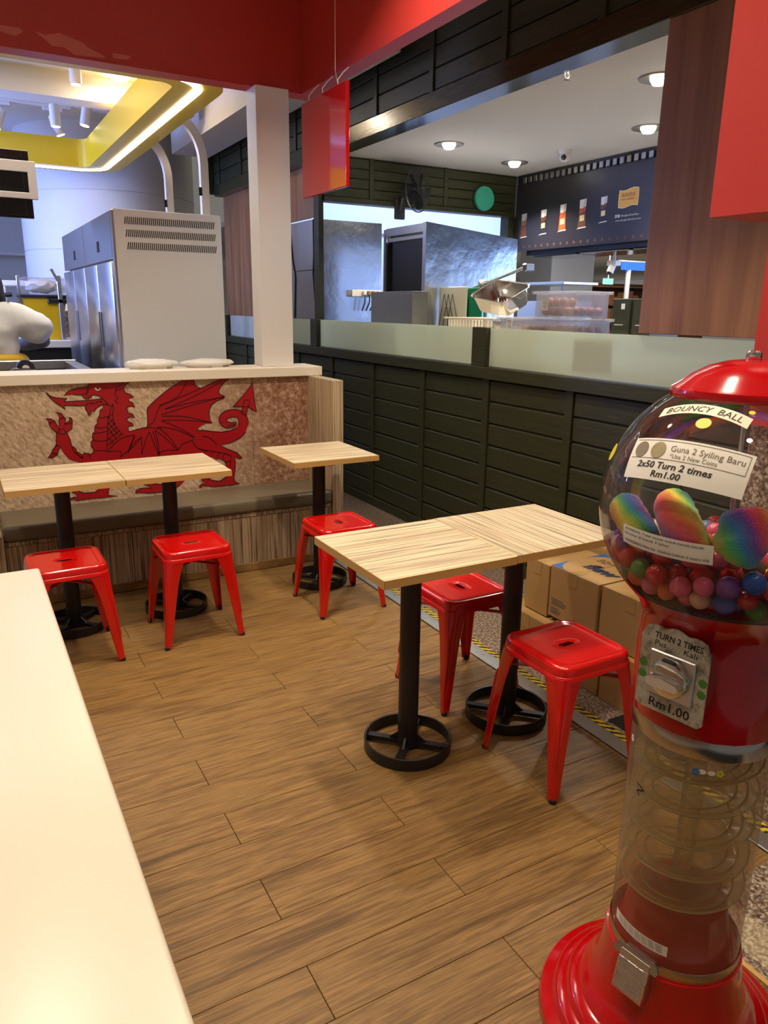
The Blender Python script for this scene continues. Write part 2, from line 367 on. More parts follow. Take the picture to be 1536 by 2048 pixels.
def text2d(s, h, shear=0.0, width=None, bold=0.0):
    """flat lettering: (verts, faces) centred on 0,0 with cap height h"""
    cu = bpy.data.curves.new('t', 'FONT'); cu.body = s; cu.size = 1; cu.shear = shear; cu.offset = bold; cu.resolution_u = 2; cu.fill_mode = 'FRONT'
    o = bpy.data.objects.new('t', cu); COL.objects.link(o)
    dg = bpy.context.evaluated_depsgraph_get(); me = bpy.data.meshes.new_from_object(o.evaluated_get(dg))
    bpy.data.objects.remove(o); bpy.data.curves.remove(cu)
    vs = [Vector((v.co.x, v.co.y)) for v in me.vertices]; fs = [tuple(p.vertices) for p in me.polygons]
    bpy.data.meshes.remove(me)
    if not vs: return [], []
    k = h/0.7; x0 = min(v.x for v in vs); x1 = max(v.x for v in vs)
    kx = width/(x1-x0) if width else k
    return [Vector(((v.x-(x0+x1)/2)*kx, (v.y-0.35)*k)) for v in vs], fs
def put(g, vf, f):
    """lay 2D shape on a surface through mapping f(u, v)"""
    vs, fs = vf; g._add([f(p[0], p[1]) for p in vs], fs); return g
def rrect(w, h, r, k=4):
    pts = []
    for cx, cy, a0 in ((w/2-r, h/2-r, 0), (-w/2+r, h/2-r, PI/2), (-w/2+r, -h/2+r, PI), (w/2-r, -h/2+r, 1.5*PI)):
        for i in range(k+1):
            a = a0+PI/2*i/k; pts.append((cx+r*math.cos(a), cy+r*math.sin(a)))
    return pts
# ------------------------------------------------------------------ outline of the printed dragon, millimetres on the panel (x, z)
DRAGON=dict(polys={"head":[[489,1045],[513,1069],[554,1083],[615,1089],[621,1105],[648,1114],[699,1114],[745,1111],[762,1124],[794,1131],[836,1131],[836,1116],[848,1110],[817,1092],[803,1076],[809,1049],[835,1039],[855,1022],[825,1014],[827,1001],[847,989],[857,964],[830,973],[813,963],[816,935],[842,926],[853,905],[825,910],[806,901],[813,885],[836,873],[843,857],[819,860],[810,849],[815,826],[863,837],[910,845],[996,831],[1051,711],[902,607],[633,632],[505,683],[483,693],[457,731],[445,765],[424,777],[432,847],[452,862],[469,866],[482,844],[495,816],[501,777],[505,766],[522,753],[525,734],[537,727],[554,712],[560,723],[588,718],[595,711],[613,724],[616,738],[604,758],[605,780],[618,798],[614,807],[618,829],[632,842],[629,850],[635,872],[650,887],[647,898],[657,920],[663,930],[667,952],[671,960],[687,967],[683,986],[709,982],[696,1010],[686,1021],[667,1039],[636,1043],[615,1027],[604,1022],[589,1029],[581,1045],[531,1050]],"claw":[[432,847],[413,867],[400,892],[400,911],[383,927],[411,924],[429,912],[447,868],[450,900],[456,937],[440,959],[465,952],[485,919],[479,887],[484,895],[506,910],[504,927],[514,923],[519,906],[512,863],[483,844],[466,834]],"claw2":[[424,780],[404,752],[394,731],[374,710],[395,709],[426,725],[430,742],[446,768]],"jaw":[[401,1066],[418,1047],[451,1035],[504,1029],[485,1012],[603,1014],[686,1020],[698,1007],[714,982],[683,988],[662,978],[645,964],[633,947],[629,962],[621,949],[610,928],[604,934],[603,950],[592,967],[591,986],[486,993],[490,971],[462,995],[430,1023]],"foot1":[[603,533],[685,519],[670,468],[725,456],[671,456],[565,457],[503,455],[478,464],[459,458],[463,469],[487,477],[507,475],[501,495],[479,504],[490,514],[518,508],[542,494],[600,493],[628,513]],"foot2":[[873,512],[924,511],[974,500],[1039,517],[1123,515],[1083,483],[1034,452],[971,453],[891,454],[847,463],[822,462],[829,480],[855,489],[894,488],[921,479],[906,495]],"wing":[[907,839],[915,843],[922,880],[924,943],[934,963],[986,1008],[1057,1060],[1172,1124],[1209,1127],[1202,1094],[1222,1064],[1249,1058],[1328,1090],[1430,1123],[1372,1072],[1351,1040],[1355,1016],[1385,997],[1334,976],[1299,950],[1285,913],[1287,874],[1304,844],[1260,843],[1226,829],[1206,808],[1196,770],[1085,693],[979,667],[758,680],[783,736]],"body":[[1206,808],[1242,806],[1297,795],[1353,787],[1410,792],[1452,808],[1470,847],[1524,838],[1525,821],[1509,776],[1466,740],[1407,716],[1344,706],[1394,677],[1445,653],[1480,615],[1467,611],[1430,628],[1434,599],[1433,559],[1421,491],[1426,470],[1458,455],[1408,450],[1280,453],[1263,458],[1224,465],[1204,454],[1201,464],[1219,479],[1247,479],[1220,498],[1214,510],[1266,507],[1282,493],[1328,484],[1357,497],[1384,517],[1378,570],[1368,605],[1340,622],[1306,628],[1261,643],[1177,633],[978,650],[965,695],[1086,707],[1195,765]],"stem":[[1481,896],[1497,935],[1507,973],[1544,971],[1532,933],[1522,905],[1518,875]],"arrow":[[1433,937],[1500,1001],[1566,1076],[1566,1026],[1571,964],[1584,896],[1555,912],[1532,933],[1494,934]]},
strip=[[[1526,821],[1466,824]],[[1526,825],[1466,829]],[[1526,832],[1466,835]],[[1526,841],[1467,841]],[[1525,852],[1467,846]],[[1522,864],[1466,849]],[[1518,873],[1466,854]],[[1512,882],[1464,859]],[[1506,892],[1463,863]],[[1496,901],[1461,866]],[[1484,909],[1460,868]],[[1471,914],[1456,870]],[[1458,917],[1449,872]],[[1445,920],[1440,874]],[[1431,920],[1430,875]],[[1419,920],[1423,875]],[[1406,919],[1416,874]],[[1394,916],[1409,872]],[[1383,912],[1401,869]],[[1372,907],[1395,866]],[[1363,901],[1392,864]],[[1355,894],[1391,863]],[[1348,885],[1390,863]],[[1344,875],[1390,862]],[[1343,866],[1390,862]],[[1343,856],[1390,861]],[[1346,846],[1390,860]],[[1351,837],[1390,857]],[[1357,829],[1392,854]],[[1364,822],[1393,851]],[[1373,816],[1394,849]],[[1383,812],[1396,848]],[[1393,810],[1399,846]],[[1402,810],[1405,844]],[[1411,810],[1411,842]],[[1419,811],[1417,841]],[[1427,813],[1422,841]],[[1436,816],[1429,841]],[[1443,819],[1435,842]],[[1449,822],[1442,843]],[[1453,824],[1447,844]]],
strokes=[[[657,920],[677,912],[709,922]],[[634,863],[667,857],[702,861]],[[621,829],[660,831],[697,837]],[[613,793],[646,784],[693,785]],[[615,735],[646,730],[685,726]],[[738,986],[709,917],[697,840],[685,724]],[[742,975],[733,921],[742,865],[780,809]],[[703,911],[734,934]],[[703,878],[734,904]],[[700,845],[743,879]],[[698,818],[751,856]],[[696,787],[763,838]],[[693,757],[778,818]],[[711,916],[737,871]],[[706,884],[753,814]],[[703,845],[746,786]],[[697,801],[725,763]],[[688,721],[739,770],[779,795],[844,805]],[[799,703],[819,753],[844,796]],[[754,684],[828,735],[882,791]],[[759,678],[757,718],[687,718]],[[615,1089],[605,1057],[581,1048]],[[619,1081],[609,1052],[596,1042]],[[691,1078],[722,1077]],[[696,1010],[724,976],[741,986]],[[757,1062],[792,1098],[830,1119]],[[760,1062],[800,1071]],[[762,1062],[755,1040],[769,1018],[753,1007],[767,985]],[[505,766],[510,738],[552,695]],[[525,734],[531,714],[555,693]],[[554,712],[555,695]],[[588,718],[596,689]],[[596,991],[623,1000],[643,994],[664,1006],[685,1005]],[[447,868],[451,854]],[[401,900],[423,904]],[[457,921],[480,925]],[[487,892],[514,893]],[[397,736],[429,728]],[[999,963],[1079,993],[1238,1055]],[[999,968],[1102,1013],[1172,1119]],[[1023,943],[1198,1009],[1367,1088]],[[1026,943],[1196,977],[1380,996]],[[1003,912],[1195,961],[1380,999]],[[1003,904],[1137,894],[1294,847]],[[1001,880],[1136,872],[1294,850]],[[975,842],[1079,822],[1190,762]],[[1001,878],[1106,826],[1190,766]],[[958,825],[1013,778],[1085,696]],[[975,842],[1035,787],[1083,707]],[[947,820],[963,749],[974,673]],[[961,822],[974,748],[977,678]],[[926,816],[896,754],[876,686]],[[929,816],[948,750],[972,678]],[[883,790],[877,740],[876,686]],[[841,801],[825,760],[812,729]],[[881,790],[835,759],[801,708]],[[1085,696],[1117,732],[1184,752]],[[1178,744],[1198,704],[1263,676]],[[1240,767],[1278,759],[1327,711]],[[1088,696],[1018,702],[965,687]],[[924,851],[956,878],[981,935],[999,971]],[[1214,691],[1291,674],[1370,653],[1410,636]],[[1247,683],[1240,667]],[[1291,677],[1296,651]],[[1336,662],[1318,638]],[[1370,651],[1351,624]],[[1373,599],[1402,602]],[[1410,636],[1398,568]],[[1395,823],[1429,826],[1454,839]]],
eye=[[647,1081],[665,1082],[683,1079],[674,1067],[661,1065],[652,1071]],pupil=[[658,1082],[670,1081],[676,1078],[670,1072],[661,1073]],teeth=[[[612,1025],[617,1025],[614,1014]],[[623,1032],[631,1036],[627,1024]],[[596,987],[602,996],[606,988]],[[622,989],[628,1000],[632,992]],[[648,994],[654,1004],[658,996]],[[669,998],[674,1009],[678,1000]]])
# ================================================================== SETTING
struct('floor', G().box(-1.4, 1.9, -0.6, 4.06, -0.12, -0.008), 'black_plastic')
floor_o = bpy.data.objects['floor']
PITCH, PL = 0.1595, 0.94
_pm = {}
for k in range(-5, 19):
    y0 = 1.018+PITCH*k
    off = 0.562 if k % 2 else 1.03
    j = -3
    for j in range(-3, 3):
        x0, x1 = max(-1.4, off+PL*(j-1)), min(1.903, off+PL*j)
        if x1-x0 < 0.05: continue
        L = round(x1-x0, 3); y1 = min(y0+PITCH, 4.04); W_ = round(y1-y0, 3)
        if (L, W_) not in _pm:
            _pm[(L, W_)] = mesh_of(G().rbox(-L/2+0.0008, L/2-0.0008, -W_/2+0.0005, W_/2-0.0005, -0.008, 0, 0.0011, 1), 'plank', 'plank_wood')
        obj('plank', _pm[(L, W_)], None, floor_o, loc=((x0+x1)/2, (y0+y1)/2, 0))
struct('floor', G().box(2.01, 2.80, -0.6, 9, -0.12, 0), 'granite')
struct('floor', G().box(-6, 2.01, 4.06, 14, -0.12, 0).box(2.80, 30, -1, 30, -0.12, 0), 'concrete_floor')
g = G()
g.rbox(1.905, 1.972, 1.03, 4.02, -0.02, 0.006, 0.002, 1)
trim = struct('trim_1', g, 'aluminium')
g = G()
for i in range(9, 28): g.lathe([(0.006, 0.0055), (0.006, 0.0072), (0.002, 0.0076)], 10, (1.94, -0.4+0.16*i))
obj('screw', g, 'steel', trim)['kind'] = 'stuff'
obj('hazard_tape', G().box(1.975, 2.010, 1.03, 3.6, -0.002, 0.003), 'hazard_tape', trim, label='yellow and black hazard tape')

# --- dark green panelled low wall (wall_right) with boards, stiles, rails
wr = struct('wall_right', G().box(2.795, 2.84, -0.5, 8.85, 0, 1.13), 'green_paint')
STY = [3.65+0.72*i for i in range(-6, 8)]
LEV = [0.07, 0.196, 0.327, 0.459, 0.592, 0.724, 0.857, 0.989, 1.121]
stile = mesh_of(G().rbox(2.766, 2.80, -0.0285, 0.0285, 0.06, 1.13, 0.003, 1), 'stile', 'green_paint')
bds = [mesh_of(G().rbox(2.777, 2.80, -0.331, 0.331, a+0.003, b-0.003, 0.0075, 1), 'board', 'green_paint') for a, b in zip(LEV, LEV[1:])]
for y in STY:
    obj('stile', stile, None, wr, loc=(0, y, 0))
    for b in bds: obj('board', b, None, wr, loc=(0, y+0.36, 0))
obj('base_rail', G().rbox(2.762, 2.80, -0.5, 8.85, 0, 0.072, 0.003, 1), 'green_paint', wr)
obj('top_rail', G().rbox(2.74, 2.84, -0.5, 8.85, 1.125, 1.195, 0.004, 2), 'green_paint', wr)
# --- frosted glass screen on the wall, with its posts
for i, (a, b) in enumerate([(1.30, 3.646), (3.781, 6.05), (6.20, 8.5), (-0.4, 1.17)]):
    w = struct('window_%d' % (i+1), G().box(2.775, 2.795, a, b, 1.195, 1.20), 'aluminium')
    obj('pane', G().box(2.781, 2.789, a, b, 1.2, 1.421), 'frost', w)
for y in (3.7135, 6.125, 1.235, 8.6):
    obj('screen_post', G().rbox(2.745, 2.82, y-0.067, y+0.067, 1.19, 1.424, 0.003, 1), 'green_paint', wr)
o = obj('paper_note', G().box(2.795, 2.797, 2.68, 2.945, 1.24, 1.398), 'paper_cream', bpy.data.objects['window_1'], label='pale paper note behind the frosted glass')

# --- green board header over the kiosk opening
hd = struct('trim_2', G().box(2.80, 2.92, -0.5, 8.85, 2.716, 3.45), 'green_paint')
obj('bottom_rail', G().rbox(2.768, 2.925, -0.5, 8.85, 2.712, 2.825, 0.003, 1), 'green_gloss', hd)
hst = mesh_of(G().rbox(2.766, 2.80, -0.025, 0.025, 2.82, 3.45, 0.003, 1), 'stile', 'green_paint')
hbd = [mesh_of(G().rbox(2.779, 2.80, -0.333, 0.333, 2.828+0.1235*i+0.004, 2.828+0.1235*(i+1)-0.004, 0.004, 1), 'board', 'green_paint') for i in range(5)]
for i in range(-5, 8):
    y = 3.637+0.72*i
    obj('stile', hst, None, hd, loc=(0, y, 0))
    for b in hbd: obj('board', b, None, hd, loc=(0, y+0.36, 0))

# --- walnut panelled walls at both ends of the opening
g = struct('wall_side', G().box(2.795, 2.84, -0.5, 1.29, 1.195, 2.716), 'walnut')
obj('panel', G().rbox(2.776, 2.83, 1.295, 2.52, 1.43, 2.712, 0.002, 1), 'walnut', g)
obj('panel', G().rbox(2.772, 2.79, 0.3, 1.29, 1.43, 2.712, 0.002, 1), 'walnut', g)
g = struct('wall_far', G().box(2.88, 2.90, 6.95, 8.85, 1.195, 2.716), 'walnut')
for a, b in ((6.96, 7.55), (7.555, 8.15), (8.155, 8.84)): obj('panel', G().rbox(2.865, 2.885, a, b, 1.2, 2.712, 0.002, 1), 'walnut', g)
obj('panel', G().rbox(2.865, 2.885, 6.21, 6.95, 2.28, 2.712, 0.002, 1), 'walnut', g)
struct('wall_upper_far', G().box(2.70, 2.92, 8.86, 9.0, 2.75, 3.45), 'green_paint')

# --- kiosk: ceiling, board wall with opening, poster wall
cl = struct('ceiling', G().box(2.92, 4.95, -0.5, 6.2, 2.75, 2.80), 'ceiling_white')
wb = struct('wall_back', G().box(2.83, 4.9, 6.10, 6.2, 2.385, 2.75).box(2.795, 2.84, 6.10, 6.2, 1.2, 2.75).box(4.785, 4.9, 6.08, 6.2, 0, 2.385), 'green_paint')
for xa, xb in ((2.845, 3.265), (3.31, 4.03), (4.075, 4.85)):
    for i in range(4):
        z = 2.425+0.0785*i
        obj('board', G().rbox(xa, xb, 6.08, 6.105, z+0.003, z+0.0755, 0.003, 1), 'green_paint', wb)
for x in (3.2875, 4.0525): obj('stile', G().rbox(x-0.022, x+0.022, 6.072, 6.105, 2.388, 2.748, 0.003, 1), 'green_paint', wb)
obj('bottom_rail', G().rbox(2.84, 4.85, 6.068, 6.105, 2.383, 2.425, 0.003, 1), 'green_paint', wb)
struct('wall_corridor', G().box(2.95, 6.0, 7.45, 7.55, 0, 3.3), 'wall_white')
struct('trim_3', G().rbox(2.96, 5.99, 7.40, 7.448, 2.29, 2.33, 0.004, 1), 'wall_white')
wp = struct('wall_kiosk', G().box(4.87, 4.92, -0.5, 6.07, 2.07, 2.75).box(4.87, 4.92, -0.5, 6.07, 0, 1.28), 'poster_black')
struct('trim_4', G().box(4.925, 5.35, 0.5, 5.95, 2.03, 2.09), 'black_plastic')
tr4 = bpy.data.objects['trim_4']
for i in range(8): obj('panel', G().rbox(4.93, 5.34, 5.28-0.62*i, 5.86-0.62*i, 2.012, 2.035, 0.006, 1), 'screen_dark', tr4)
obj('counter_ledge', G().rbox(4.70, 4.95, -0.5, 6.05, 1.28, 1.32, 0.004, 1), 'white_paint', wp)
vent = mesh_of(G().rbox(4.848, 4.87, -0.022, 0.022, 2.672, 2.722, 0.004, 1), 'vent_fin', 'steel_dull')
for i in range(44): obj('vent_fin', vent, None, wp, loc=(0, 5.95-0.075*i, 0))
# --- red bulkheads over the seating corner, seating ceiling
struct('wall_upper_left', G().box(-2.5, 1.96, 4.50, 4.62, 2.735, 3.45), 'red_paint')
wul = bpy.data.objects['wall_upper_left']
for L in ([(0.53, 2.825), (0.579, 2.816), (0.645, 2.836), (0.677, 2.828), (0.754, 2.811), (0.776, 2.792), (0.847, 2.769), (0.863, 2.755), (0.712, 2.748), (0.663, 2.774), (0.609, 2.772), (0.566, 2.803)],
    [(0.379, 2.826), (0.467, 2.828), (0.479, 2.812), (0.441, 2.789), (0.398, 2.795), (0.376, 2.8)],
    [(0.898, 2.786), (0.991, 2.786), (0.972, 2.765), (0.899, 2.763)]):
    g = G(); r = geometry.delaunay_2d_cdt([Vector(q) for q in L], [(k, (k+1) % len(L)) for k in range(len(L))], [], 1, 1e-5); g._add([(q.x, 4.4992, q.y) for q in r[0]], r[2]); obj('paint_patch', g, 'red_patch', wul, label='paler patch of touched up red paint')
struct('wall_upper_right', G().box(1.96, 2.05, 1.592, 4.62, 2.735, 3.45), 'red_paint')
struct('ceiling', G().box(-3, 2.05, -2.5, 4.62, 3.45, 3.52), 'ceiling_white')
struct('wall_upper_near', G().box(2.0, 2.22, -0.5, 1.588, 1.80, 3.45), 'red_paint')
struct('wall_column', G().box(2.0, 2.2, 0.86, 1.383, 1.215, 1.80), 'red_paint')
struct('wall_plinth', G().rbox(2.03, 2.2, 0.80, 1.38, 0, 1.215, 0.004, 1), 'granite')
obj('inset', G().rbox(2.022, 2.05, 0.95, 1.25, 0.65, 1.1, 0.003, 1), 'granite_pale', bpy.data.objects['wall_plinth'])
t9 = struct('trim_9', G().box(1.488, 1.502, -0.6, 1.02, -0.001, 0.004), 'edge_band')
obj('border_tile', G().box(1.502, 1.53, -0.6, 1.02, -0.001, 0.003).box(1.64, 1.98, -0.6, 1.02, -0.001, 0.003), 'granite', t9); obj('border_tile', G().box(1.53, 1.64, -0.6, 1.02, -0.001, 0.003), 'granite_pale', t9)
struct('bounce_wall_near', G().box(-3.0, 6, -2.7, -2.6, 0, 3.45), 'column_white')  # unseen wall added for bounce light and reflections in the globe
struct('bounce_wall_left', G().box(-3.0, -2.9, -2.6, 4.5, 0, 3.45), 'column_white')  # likewise added out of view, to return light to the seating
pst = struct('trim_5', G().rbox(1.655, 1.857, 4.45, 4.61, 1.165, 2.735, 0.003, 1), 'white_paint')
# --- neighbour kitchen shell
struct('ceiling', G().box(-6, 2.70, 4.62, 15, 3.42, 3.5), 'ceiling_white')
g = G().box(-6, 2.2, 7.5, 7.75, 3.22, 3.42).box(-6, 2.7, 11.6, 12.0, 3.1, 3.42)
g.box(2.3, 2.70, 4.62, 8.8, 3.1, 3.42)
struct('trim_6', g, 'ceiling_white')
PC = (1.86, 10.15)
g = G().lathe([(1.0, 0), (1.0, 2.11)], 64, PC).lathe([(1.0, 2.116), (1.0, 2.73)], 64, PC).lathe([(1.0, 2.736), (1.0, 3.42)], 64, PC).lathe([(0.99, 0.01), (0.99, 3.41)], 64, PC)
struct('wall_pillar', g, 'column_white', 40)
struct('wall_store', G().box(-4, 3.5, 14.0, 14.2, 2.28, 2.95).box(-4, 3.5, 14.6, 14.8, 0, 2.3), 'column_white')
struct('trim_7', G().rbox(-4, 1.31, 13.97, 14.0, 2.26, 2.31, 0.01, 1).rbox(-4, 1.31, 13.97, 14.0, 2.86, 2.9, 0.01, 1), 'white_paint')
# --- mall hall beyond the kiosk
struct('ceiling', G().box(5.5, 34, 1, 34, 3.2, 3.3), 'ceiling_white')
struct('wall_hall', G().box(5, 34, 33, 33.3, 0, 3.2), 'column_white')
struct('wall_hall', G().box(5.0, 34, 0.6, 0.8, 0, 3.2), 'column_white')
struct('trim_8', G().rbox(10.6, 11.75, 12, 13.0, 0, 3.2, 0.02, 2), 'column_white')
for i, (x, y) in enumerate(MALL_LIGHTS):
    t = thing('ceiling_light', ['round downlight in the mall ceiling seen under the black soffit, nearest the hanging camera', 'round downlight in the mall ceiling seen left of the pale pillar', 'small downlight in the mall ceiling beyond the eggs boxes',
        'round downlight in the mall ceiling left of the blue sign', 'far mall downlight beside the steel lever tip', 'mall ceiling downlight above the steel lever tip', 'mall ceiling downlight near the black soffit edge', 'mall ceiling downlight seen right of the hanging camera'][i], 'ceiling light', (x, y, 3.2), 0, 'mall downlights')
    obj('diffuser', G().lathe([(0.13, -0.012), (0.13, 0)], 20), 'mall_glow', t); obj('rim', G().lathe([(0.13, 0), (0.13, -0.02), (0.165, -0.016), (0.17, 0)], 20, cap=False), 'white_paint', t)

# ================================================================== BOOTH BENCH
bn = thing('booth_bench', 'long wall bench with dark leather seat and red dragon back panel', 'bench', (0, 0, 0))
g = G()
g.rbox(0.10, 1.925, 4.03, 4.40, 0.36, 0.442, 0.022, 3)
obj('seat_cushion', g, 'seat_leather', bn, 40)
for a, b in ((0.10, 0.72), (0.723, 1.34), (1.343, 1.925)):
    obj('front_panel', G().rbox(a, b, 4.045, 4.07, 0.05, 0.335, 0.001, 1), 'zebra_front', bn)
obj('front_rail', G().rbox(0.10, 1.925, 4.042, 4.07, 0.337, 0.36, 0.002, 1), 'zebra_front', bn)
obj('plinth', G().rbox(0.10, 2.0, 4.042, 4.075, 0, 0.05, 0.002, 1), 'plank_wood', bn)
bp_ = obj('back_panel', G().box(-0.6, 1.555, 4.402, 4.43, 0.43, 1.106).box(1.557, 1.925, 4.402, 4.43, 0.43, 1.106), 'stone_print', bn)
for a, b in ((0.06, 0.10),): obj('end_panel', G().rbox(a, b, 4.02, 4.4, 0, 0.40, 0.002, 1), 'zebra_side', bn)
obj('side_panel', G().rbox(1.927, 1.999, 4.032, 4.43, 0, 1.108, 0.002, 1), 'zebra_side', bn)
def dragon_mesh(polys, y, w=0):
    g = G()
    for i, p in enumerate(polys):
        n = len(p); r = geometry.delaunay_2d_cdt([Vector(q) for q in p], [(k, (k+1) % n) for k in range(n)], [], 1, 1e-5)
        g._add([(q.x/1000, y-0.0001*i, q.y/1000) for q in r[0]], r[2])
    return g
DP = DRAGON['polys']
g = dragon_mesh([DP[k] for k in ('claw', 'claw2', 'foot1', 'foot2', 'body', 'stem', 'wing', 'head', 'jaw', 'arrow')], 4.4006)
for a, b in zip(DRAGON['strip'], DRAGON['strip'][1:]): g.poly([(q[0]/1000, 4.3999, q[1]/1000) for q in (a[0], b[0], b[1], a[1])])
obj('dragon_print', g, 'dragon_red', bp_, label='red heraldic dragon printed across the back panel')
def ribbon(g, pts, w, y, closed=False, smooth=True):
    pts = [Vector((a/1000, b/1000)) for a, b in pts]
    if smooth and len(pts) > 2:
        o = []
        for i in range(len(pts)-1):
            p0, p1, p2, p3 = pts[max(i-1, 0)], pts[i], pts[i+1], pts[min(i+2, len(pts)-1)]
            for k in range(4):
                t = k/4; o.append(0.5*((2*p1)+(p2-p0)*t+(2*p0-5*p1+4*p2-p3)*t*t+(3*p1-p0-3*p2+p3)*t**3))
        pts = o+[pts[-1]]
    if closed: pts = pts+[pts[0]]
    n = len(pts); L = []
    for i, p in enumerate(pts):
        d = (pts[min(i+1, n-1)]-pts[max(i-1, 0)])
        if d.length < 1e-6: d = Vector((1, 0))
        d.normalize(); q = Vector((-d.y, d.x))*w/2; L.append((p+q, p-q))
    for a, b in zip(L, L[1:]): g.poly([(v.x, y, v.y) for v in (a[0], b[0], b[1], a[1])])
g = G()
for s in DRAGON['strokes']: ribbon(g, s, 0.0042, 4.3985)
for k in ('claw', 'claw2', 'foot1', 'foot2', 'stem', 'jaw', 'arrow'): ribbon(g, DP[k], 0.0042, 4.3986, True, False)
ribbon(g, DP['head'][:38], 0.0042, 4.3987, False, False); ribbon(g, DP['head'][45:], 0.0042, 4.3987, False, False)
ribbon(g, DP['wing'][:22], 0.0046, 4.3984, False, True); ribbon(g, DP['body'][:6], 0.0042, 4.3983, False, False); ribbon(g, DP['body'][9:42], 0.0042, 4.3983, False, False)
ribbon(g, [q[0] for q in DRAGON['strip']], 0.0042, 4.3982); ribbon(g, [q[1] for q in DRAGON['strip']], 0.0042, 4.3982)
for t in DRAGON['teeth']: g.poly([(a/1000, 4.3981, b/1000) for a, b in t])
g.poly([(a/1000, 4.3979, b/1000) for a, b in DRAGON['pupil']])
obj('dragon_outline', g, 'dragon_line', bp_, label='thin black outlines of the printed dragon')
g = G(); g.poly([(a/1000, 4.3981, b/1000) for a, b in DRAGON['eye']]); obj('dragon_eye', g, 'eye_white', bp_, label='pale eye of the printed dragon')
lg = thing('wall_ledge', 'cream white ledge capping the partition behind the dragon bench', 'ledge', (0, 0, 0))
obj('ledge_top', G().rbox(-0.8, 2.02, 4.375, 4.66, 1.108, 1.165, 0.004, 2), 'ledge_white', lg)
obj('partition', G().box(-0.8, 1.99, 4.432, 4.62, 0, 1.108), 'white_paint', lg)

# ================================================================== TABLES
def make_table():
    t = thing('pedestal_table', 'x', 'table', (0, 0, 0), 0, 'square pedestal tables')
    top = obj('tabletop', G().rbox(-0.246, 0.246, -0.246, 0.246, 0.733, 0.7605, 0.0012, 1), 'zebra_top_x', t)
    g = G(); w, h = 0.2475, 0.0006
    for s in (-1, 1):
        g.box(-w, w, min(s*0.2455, s*w), max(s*0.2455, s*w), 0.7325, 0.7595); g.box(min(s*0.2455, s*w), max(s*0.2455, s*w), -w, w, 0.7325, 0.7595)
    obj('edge_band', g, 'edge_band', top, label='honey coloured edge banding')
    obj('mounting_plate', G().rbox(-0.13, 0.13, -0.13, 0.13, 0.722, 0.732, 0.002, 1).box(-0.17, 0.17, -0.02, 0.02, 0.712, 0.722).box(-0.02, 0.02, -0.17, 0.17, 0.712, 0.722), 'black_metal', t)
    obj('pole', G().lathe([(0.036, 0.012), (0.0355, 0.72)], 28), 'black_metal', t, 40)
    obj('base_ring', G().lathe([(0.153, 0.0), (0.157, 0.002), (0.157, 0.043), (0.155, 0.045), (0.150, 0.043), (0.150, 0.001), (0.153, 0)], 56, cap=False), 'black_metal', t, 40)
    for k in range(4):
        m = Matrix.Rotation(k*PI/2+PI/4, 4, 'Z')
        g = G().box(0.034, 0.151, -0.013, 0.013, 0.012, 0.028, m)
        a = [m @ Vector(p) for p in ((0.034, -0.004, 0.02), (0.034, -0.004, 0.055), (0.075, -0.004, 0.022))]
        g.prism(a, m.to_3x3() @ Vector((0, 0.008, 0)))
        obj('spoke', g, 'black_metal', t)
    return t
TB = [((0.357, 3.683), 0, PI/4, 'square striped table, left of the joined pair by the dragon bench'),
      ((0.854, 3.683), 0, PI/4, 'square striped table, right of the joined pair by the dragon bench'),
      ((1.682, 3.702), 0, PI/4, 'single square striped table at the right end of the bench'),
      ((1.258, 2.02), 0, PI/4, 'square striped table, left of the joined pair in the middle of the floor'),
      ((1.754, 2.025), PI/2, PI/4, 'square striped table beside the cartons, joined right of another')]
tb0 = make_table()
for i, ((x, y), rz, _, lab) in enumerate(TB):
    t = tb0 if i == 0 else dup(tb0, (x, y, 0), rz)
    t.location = (x, y, 0); t.rotation_euler = (0, 0, rz); t['label'] = lab

for ch in t.children:                                                # this one stands a little off its top's centre
    if ch.name.split('.')[0] in ('pole', 'base_ring', 'spoke'): ch.location.y += 0.045
